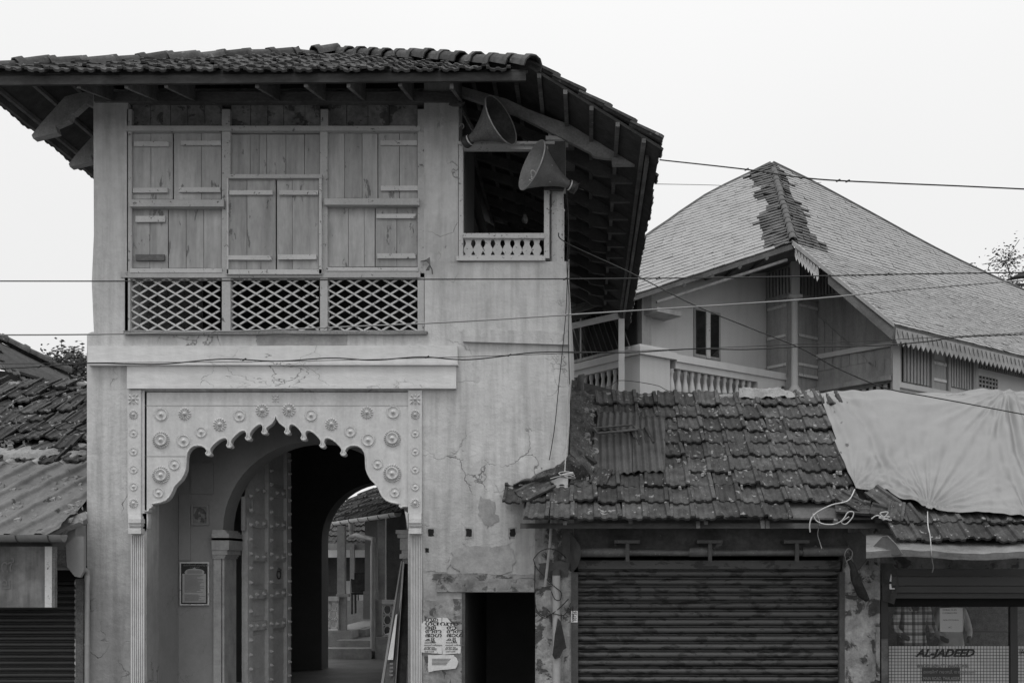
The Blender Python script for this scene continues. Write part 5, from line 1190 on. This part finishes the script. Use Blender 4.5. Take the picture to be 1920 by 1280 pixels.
# lower left eave with white gutter, tall white pipe
gt = MB(); half_gutter(gt, wy(Vector((-.55,19.9,zk(614,19.9)))), wy(Vector((.62,18.9,zk(588,18.9)))), .085); tag(gt.build('roof_gutter', m_pvcw), 'white half round gutter end under the gatehouse eave tip', 'gutter')
q = MB().prism([wy(Vector((-.6,20.2,zk(604,20.2)))), wy(Vector((.75,19.1,zk(572,19.1)))), wy(Vector((.75,19.5,zk(558,19.5)))), wy(Vector((-.6,20.8,zk(590,20.8))))], (0,0,-.04)); q.build('porch_roof', m_hroofd, HS)
dp = MB(); dp.box(X(1160,6.3), X(1171,6.3), 6.3, 6.42, 3.2, Z(597,6.3)); tag(dp.build('drain_pipe', m_pvcw), 'tall square white drain pipe before the house balcony pier', 'pipe')
MB().box(X(1173,6.9), X(1180,6.9), 6.9, 6.95, Z(592,6.9), Z(575,6.9)).build('rafter', m_hwall, HS)
m_hornin = M('horn lining enamel', .26, v=.2, s=6, fine=.15, rough=.5, bump=.1, lich=.05, lc=.5, ls=18)  # inside of the lower bell coloured lighter for contrast
m_hornind = M('shaded horn lining', .07, v=.3, s=6, fine=.3, rough=.6)  # shade inside the upper bell put into its colour
m_hornrim = M('bright horn rim', .30, v=.2, s=8, fine=.2, rough=.5, bump=0)  # rim coloured brighter to set off the mouth
# ================================================================ horn loudspeakers
def horn(name, label, mouth, axis, Rm, L, mat, txt=False):
    axis = Vector(axis).normalized(); T = thing(name, label, 'loudspeaker', mouth); o = Vector(mouth)
    prof = [(Rm*1.035,-.012),(Rm*1.035,.006),(Rm,.0)]; 
    for k in range(1, 13): t = k/12; prof.append((Rm*(1-t)**1.5*.86+.045+ (Rm*.14-.045)*(1-t)**6, L*t))
    mb = MB().lathe(prof, o, axis, 40); mb.build('horn_bell', mat, T); inner = [(r*.97-.001, h+.004) for r, h in prof[2:]]; MB().lathe([(Rm*1.0,-.004)]+inner, o, axis, 40).build('bell_lining', m_hornin if mat is m_horn else m_hornind, T)
    q_ = Vector((0,0,1)).rotation_difference(axis); MB().tube([o+q_ @ Vector((Rm*1.02*math.cos(a), Rm*1.02*math.sin(a), -.004)) for a in [i*math.pi/20 for i in range(41)]], .009, 6, False).build('bell_rim', m_hornrim, T)
    MB().lathe([(0,L*.30),(.022,L*.30),(.032,L*.34),(.034,L*.62),(.036,L*1.0)], o, axis, 16).build('horn_throat', mat, T)
    b = o+axis*L
    MB().lathe([(.052,-.02),(.056,-.02),(.056,.02),(.07,.02),(.07,.075),(.055,.09),(.0,.09)], b, axis, 18).build('driver_unit', m_iron, T)
    MB().lathe([(.060,-.006),(.062,0),(.060,.012),(.055,.012)], b, axis, 18).build('clamp_ring', m_pvcw, T)
    return T, o, axis, b
d1 = -.30
H1, o1, ax1, b1 = horn('horn_speaker', 'upper corroded horn loudspeaker facing right under the gatehouse eave', W(939,226,d1), (-.84,.46,-.30), .285, .45, m_horn2)
mb = MB(); mb.tube([W(869,213,-.02), W(890,252,-.05), b1], .016, 6).tube([b1+Vector((0,0,.0)), W(893,248,.0), W(862,196,.02)], .012, 6); mb.build('bracket', m_old, H1)
wire('pale wire hooked on the pier beside the upper horn', [W(859,208,-.02), W(861,225,-.03), W(860,238,-.05), W(866,232,-.05), W(870,237,-.05), W(867,242,-.05)], .005, m_wirel, name='loose_wire')
MB().prism([W(841,196,-.02), W(845,191,-.02), W(872,191,-.04), W(866,198,-.04), W(848,199,-.02)], (0,.03,0)).build('bracket', m_old, H1)
H2, o2, ax2, b2 = horn('horn_speaker', 'lower grey horn loudspeaker facing left with script lettering inside its bell', W(998,310,d1), (.84,.46,-.28), .285, .50, m_horn)
mb = MB(); mb.tube([b2, W(1048,345,-.05), W(1040,352,.02)], .018, 6).prism([W(1018,344,-.05), W(1060,346,-.05), W(1056,356,-.05), W(1020,354,-.05)], (0,.06,0)); mb.build('bracket', m_iron, H2)
mb = MB(); random.seed(3)
for k in range(5):
    p = b2+ax2*.05; mb.tube([p+Vector([random.gauss(0,.03) for _ in range(3)]), p+Vector([random.gauss(0,.05) for _ in range(3)]), p+Vector([random.gauss(0,.05) for _ in range(3)])+Vector((.03,-.02,-.04))], .006, 4)
mb.build('tape_wrap', m_iron, H2)
# lettering painted inside the bell, facing the mouth
xr = Vector((.10,.05,-1)).normalized(); zr_ = Vector((.46,-.84,0)); zr_ = (zr_-xr*zr_.dot(xr)).normalized(); yr = zr_.cross(xr)
text('Cap', .115, o2+ax2*.055+Vector((-.46,.84,0))*.175+Vector((0,0,.05)), H2, m_white, shear=.3, rotm=basis(xr, yr, zr_), ext=.001)
# ---------------- bulb
BU = thing('light_bulb', 'unlit bulb hanging in the dark balcony opening', 'light bulb', W(984,402,1.2))
MB().tube([W(984,300,1.2), W(984,401,1.2)], .006, 4).build('flex', m_wire, BU); MB().lathe([(.0,-.09),(.03,-.08),(.042,-.05),(.038,-.02),(.02,.01),(.018,.03)], W(984,406,1.2), (0,0,1), 12).build('globe', m_horn, BU); MB().lathe([(.022,.02),(.022,.06),(0,.06)], W(984,406,1.2), (0,0,1), 10).build('lamp_holder', m_rag, BU)
# ---------------- overhead cables (run along the street in front of the buildings)
wire('straight cable crossing the lattice window and both roofs', [W(-60,527,-2), W(300,527,-2), W(700,524,-2), W(1060,523,-2), W(1400,520,-2), W(1700,514,-2), W(1990,510,-2)], .008, kinks=4)
wire('cable rising from the lattice sill to the right edge of the house roof', [W(-60,628,-2.2), W(160,627,-2.2), W(400,622,-2.2), W(640,613,-2.2), W(860,603,-2.2), W(1100,588,-2.2), W(1500,562,-2.2), W(1700,543,-2.2), W(1990,520,-2.2)], .009, m_gutter, kinks=4)
wire('wavy cable running over the pale lintel beams', [W(-60,694,-1.6), W(60,688,-1.6), W(165,681,-1.6), W(240,682,-1.6), W(310,682,-1.6), W(420,673,-1.6), W(520,677,-1.6), W(620,671,-1.6), W(700,675,-1.6), W(790,669,-1.6), W(880,674,-1.6), W(1000,661,-1.6), W(1100,660,-1.6), W(1180,661,-1.6), W(1300,654,-1.6), W(1400,655,-1.6), W(1500,650,-1.6), W(1640,648,-1.6), W(1740,640,-1.6), W(1800,632,-1.6), W(1990,624,-1.6)], .008, kinks=7)
wire('thin taut wire just above the wavy cable', [W(-60,683,-1.7), W(165,680,-1.7), W(600,676,-1.7), W(1100,661,-1.7), W(1500,645,-1.7), W(1990,620,-1.7)], .004, m_wire)
wire('upper cable from the gatehouse eave across the sky to the right edge', [W(1237,300,-.8), W(1400,318,-1.5), W(1520,335,-2), W(1660,343,-2), W(1800,349,-2), W(1990,358,-2)], .009, kinks=6)
wire('faint thin wire passing behind the house peak', [W(1222,345,1), W(1330,347,3), W(1420,350,5), W(1540,342,5)], .006, m_gutter)
wire('sloping cable from the balcony post down over the tarpaulin', [W(1047,437,-.1), W(1062,455,-.2), W(1180,510,-.6), W(1300,571,-.8), W(1400,612,-.9), W(1500,652,-1), W(1570,690,-1), W(1660,727,-1), W(1740,743,-1), W(1800,754,-1), W(1990,790,-1)], .008)
wire('thin looping wire along the house balusters', [W(1085,735,2.1), W(1140,725,3), W(1165,713,4), W(1230,722,5), W(1262,734,5.2), W(1350,737,5.4), W(1440,739,5.4), W(1540,742,5)], .007)
for px_, y0, y1, lab, m_ in [(1061,352,700,'dark wire dropping from the lower horn beside the balcony post',m_wire),(1058,490,860,'thin dark wire slanting down the plaster right of the lintel',m_wire),(1066,740,888,'pale wire bundle hanging at the gatehouse corner',m_wirel)]:
    if y0 == 352: pts = [W(1062,352,-.15), W(1066,420,-.1), W(1063,500,-.08), W(1067,560,-.06), W(1066,640,-.05), W(1068,720,-.04)]
    elif y0 == 490: pts = [W(1068,450,-.08), W(1064,520,-.05), W(1060,600,-.07), W(1048,720,-.06), W(1040,800,-.06), W(1030,862,-.05)]
    else: pts = [W(1066,725,-.06), W(1063,760,-.08), W(1065,800,-.09), W(1061,850,-.14), W(1059,884,-.22)]
    wire(lab, pts, .006 if m_ is m_wire else .008, m_)
wire('second pale wire hanging beside the first at the corner', [W(1068,760,-.06), W(1067,800,-.08), W(1062,830,-.10), W(1054,853,-.12)], .006, m_wirel)
wire('white conduit line down the gatehouse corner edge', [W(1066,486,-.012), W(1066.5,600,-.012), W(1067,740,-.012), W(1063.5,850,-.012)], .010, m_wirel)
mb = MB()
for k in range(5):
    mb.tube([W(1060,889+k*1.5-2,-.26)+Vector((.075*math.cos(a)+.01*k, .03*math.sin(a), .022*math.sin(a+k))) for a in [i*math.pi/6 for i in range(13)]], .006, 4)
mb.tube([W(1060,890,-.26), W(1042,894,-.28), W(1032,897,-.28)], .005, 4)
tag(mb.build('wire_coil', m_wirel), 'small pale coil of wire lying on the tiles below the gatehouse corner', 'wire coil')
q = MB()
for k in range(6): q.tube([W(789+k*2,490,-.02), W(799+k*1.2,488-k,-.07), W(806,496,-.08), W(804-k,507,-.06)], .007, 4)
q.tube([W(806,498,-.07), W(810,505,-.06), W(811,514,-.04)], .008, 4)
tag(q.build('wire_bundle', m_inkg), 'knotted dark wire bundle at the lower right corner of the shuttered window', 'wire bundle')
# pillar clutter
q = MB().tube([W(1035,968,-.12), W(1031,1020,-.13), W(1022,1099,-.12)], .018, 6); tag(q.build('bamboo_pole', m_stone), 'thin pale pole leaning on the pillar between gatehouse and shutter', 'pole')
q = MB().tube([W(1043,1074,-.10), W(1044,1240,-.10), W(1043,1356,-.10)], .048, 12); PV = tag(q.build('drain_pipe', m_pvc), 'thick grey pipe with dark cap on the pillar left of the shutter', 'pipe')
MB().tube([W(1043,1068,-.10), W(1043,1078,-.10)], .053, 12).build('pipe_cap', m_iron, PV)
wire('dark wire looped around the pillar head', [W(1000,1048,-.10), W(1012,1034,-.12), W(1030,1028,-.15), W(1048,1034,-.15), W(1062,1046,-.10)], .006)
wire('dark wire sagging from the pillar loop to the pipe', [W(1000,1048,-.10), W(1006,1064,-.10), W(1020,1080,-.12), W(1036,1096,-.15), W(1052,1110,-.15), W(1050,1124,-.15), W(1040,1122,-.15), W(1034,1108,-.16)], .006)
wire('dark wire twisted down the pillar edge', [W(1003,1060,-.08), W(1003,1120,-.08), W(1008,1146,-.1), W(1026,1154,-.13), W(1048,1140,-.14), W(1066,1122,-.1)], .007)
wire('second twisted wire below on the pillar', [W(1005,1146,-.1), W(1020,1158,-.12), W(1036,1150,-.15), W(1058,1152,-.13), W(1070,1130,-.08)], .006)
q = MB().prism([W(1046,1158,-.17), W(1052,1165,-.18), W(1058,1195,-.16), W(1062,1214,-.15), W(1056,1218,-.15), W(1050,1232,-.17), W(1040,1235,-.18), W(1036,1228,-.17), W(1040,1190,-.18)], (0,.03,0)); tag(q.build('hanging_rag', m_rag), 'dark rag tied to the grey pipe on the pillar', 'rag')
q = MB().tube([W(1588,1044,-.34), W(1598,1060,-.32), W(1604,1085,-.30), W(1616,1112,-.25), W(1626,1124,-.22)], [.02,.035,.055,.06,.03], 8); tag(q.build('hanging_rag', m_rag), 'long dark rag hanging from the right shutter plate', 'rag')
wire('loop of pale wire at the right end of the roller pipe', [W(1590,1062,-.36), W(1584,1040,-.38), W(1590,1028,-.38), W(1598,1034,-.38), W(1596,1046,-.38), W(1588,1052,-.38), W(1594,1068,-.36)], .006, m_gutter)
# ---------------- pasted posters and notices
def paper(pts, lab, name='poster', th=.004, d=-.02, amp=.5, mat=m_paper): 
    return tag(MB().ppoly(ragged(pts, amp, 4), d-th, d).build(name, mat), lab, 'poster')
p1 = paper([(789,1170),(800,1160),(828,1157),(829,1225),(790,1222)], 'left pasted bill with dark script and date on the pier beside the doorway')
p2 = paper([(829,1157),(838,1158),(862,1186),(864,1224),(829,1226)], 'right pasted bill with torn corner and the same dark script', d=-.021)
p3 = paper([(803,1228),(850,1226),(860,1240),(855,1252),(803,1259)], 'small crumpled notice curling off below the two pasted bills', amp=1.)
for (P_, x0_, y0_, ls) in ((p1, 797, 1163, ['ഥമ','ഗ്നവ','ദർ','ത്ത','ഭാഗ','ചൃ']), (p2, 837, 1171, ['സ','ത','ത്ത','ഭാഗ','ചൃ'])):
    for k, t_ in enumerate(ls): text(t_, .062, W(x0_, y0_+k*(7.3 if P_ is p1 else 7.0)+1, -.0265), P_, m_ink, sx=1.55 if len(t_) > 1 else 1.9, off=.0012)
    for k, (t_, s_) in enumerate([('തലശ്ശേരി', .022), ('മലബാർ സമ്മേളനം', .020), ('കോട്ടയം ഭാഗം', .014), ('07-03-2020', .030), ('ശനി 4 മണി', .018)]): text(t_, s_, W(x0_-1+k % 2*-1, [1204,1208.5,1212,1216.5,1220.5][k]+1, -.0265), P_, m_ink if k == 3 else m_inkg, sx=1.1 if k != 3 else 1.05, off=.0005)
for k in range(5): MB().pbox(810, 1234+k*2.6, 845-k*2, 1235.4+k*2.6, -.026, -.0245).build('print_line', m_inkg, p3)
nt_ = MB().pbox(337, 1053, 391.5, 1134, .905, .93).build('notice_board', m_woodw); tag(nt_, 'framed notice with arched white text panel on the porch wall', 'notice board')
MB().pbox(339.5, 1055.5, 389, 1131.5, .901, .905).build('notice_ground', m_ink, nt_)
MB().ppoly([(342,1129),(386,1129),(386,1075),(382,1075),(383,1071),(380,1068),(374,1066),(368,1065.5),(364.5,1063.5),(361,1065.5),(354,1066),(349,1068),(346,1072),(347,1075),(342,1075)], .898, .901).build('notice_text_panel', m_pvc, nt_)
text('തലശ്ശേരി ഹാഫിള് മസ്ജിദ്', .030, W(344,1060.5,.900), nt_, m_gutter, sx=.95); text('തലശ്ശേരി', .022, W(356,1064,.900), nt_, m_gutter)
rnd = random.Random(4); y = 1068.5
while y < 1126:
    a = 346 if y > 1076 else 351; 
    if rnd.random() > .08: MB().pbox(a, y, (a+rnd.uniform(20,38)) if y > 1076 else 379, y+.75, .8965, .898).build('print_line', m_inkg, nt_)
    y += 1.62
st = tag(MB().pbox(1071, 1144.5, 1083, 1166, -.050, -.046).build('number_sticker', m_white), 'small white sticker numbered sideways on the shutter guide', 'sticker')
rv = Matrix.Rotation(R(90), 3, 'X') @ Matrix.Rotation(R(90), 3, 'Z')
text('10726', .056, W(1081,1164.5,-.052), st, m_ink, rotm=rv, sx=.86, off=.0008); text('തലശ്ശേരി നഗരസഭ', .022, W(1075,1165,-.052), st, m_ink, rotm=rv, sx=.8, off=.0008)
# electricity fitting glimpsed at the right edge
q = MB().prism([W(1896,520,20), W(1925,505,20), W(1990,500,20), W(1990,515,20), W(1925,516,20)], (0,.4,0)).prism([W(1890,532,20), W(1990,528,20), W(1990,531,20), W(1890,534,20)], (0,.2,0)); q.tube([W(1950,500,20), W(1955,900,20)], .12, 8)
tag(q.build('utility_pole', m_iron), 'dark pole fitting half hidden by tree leaves at the right edge', 'utility pole')
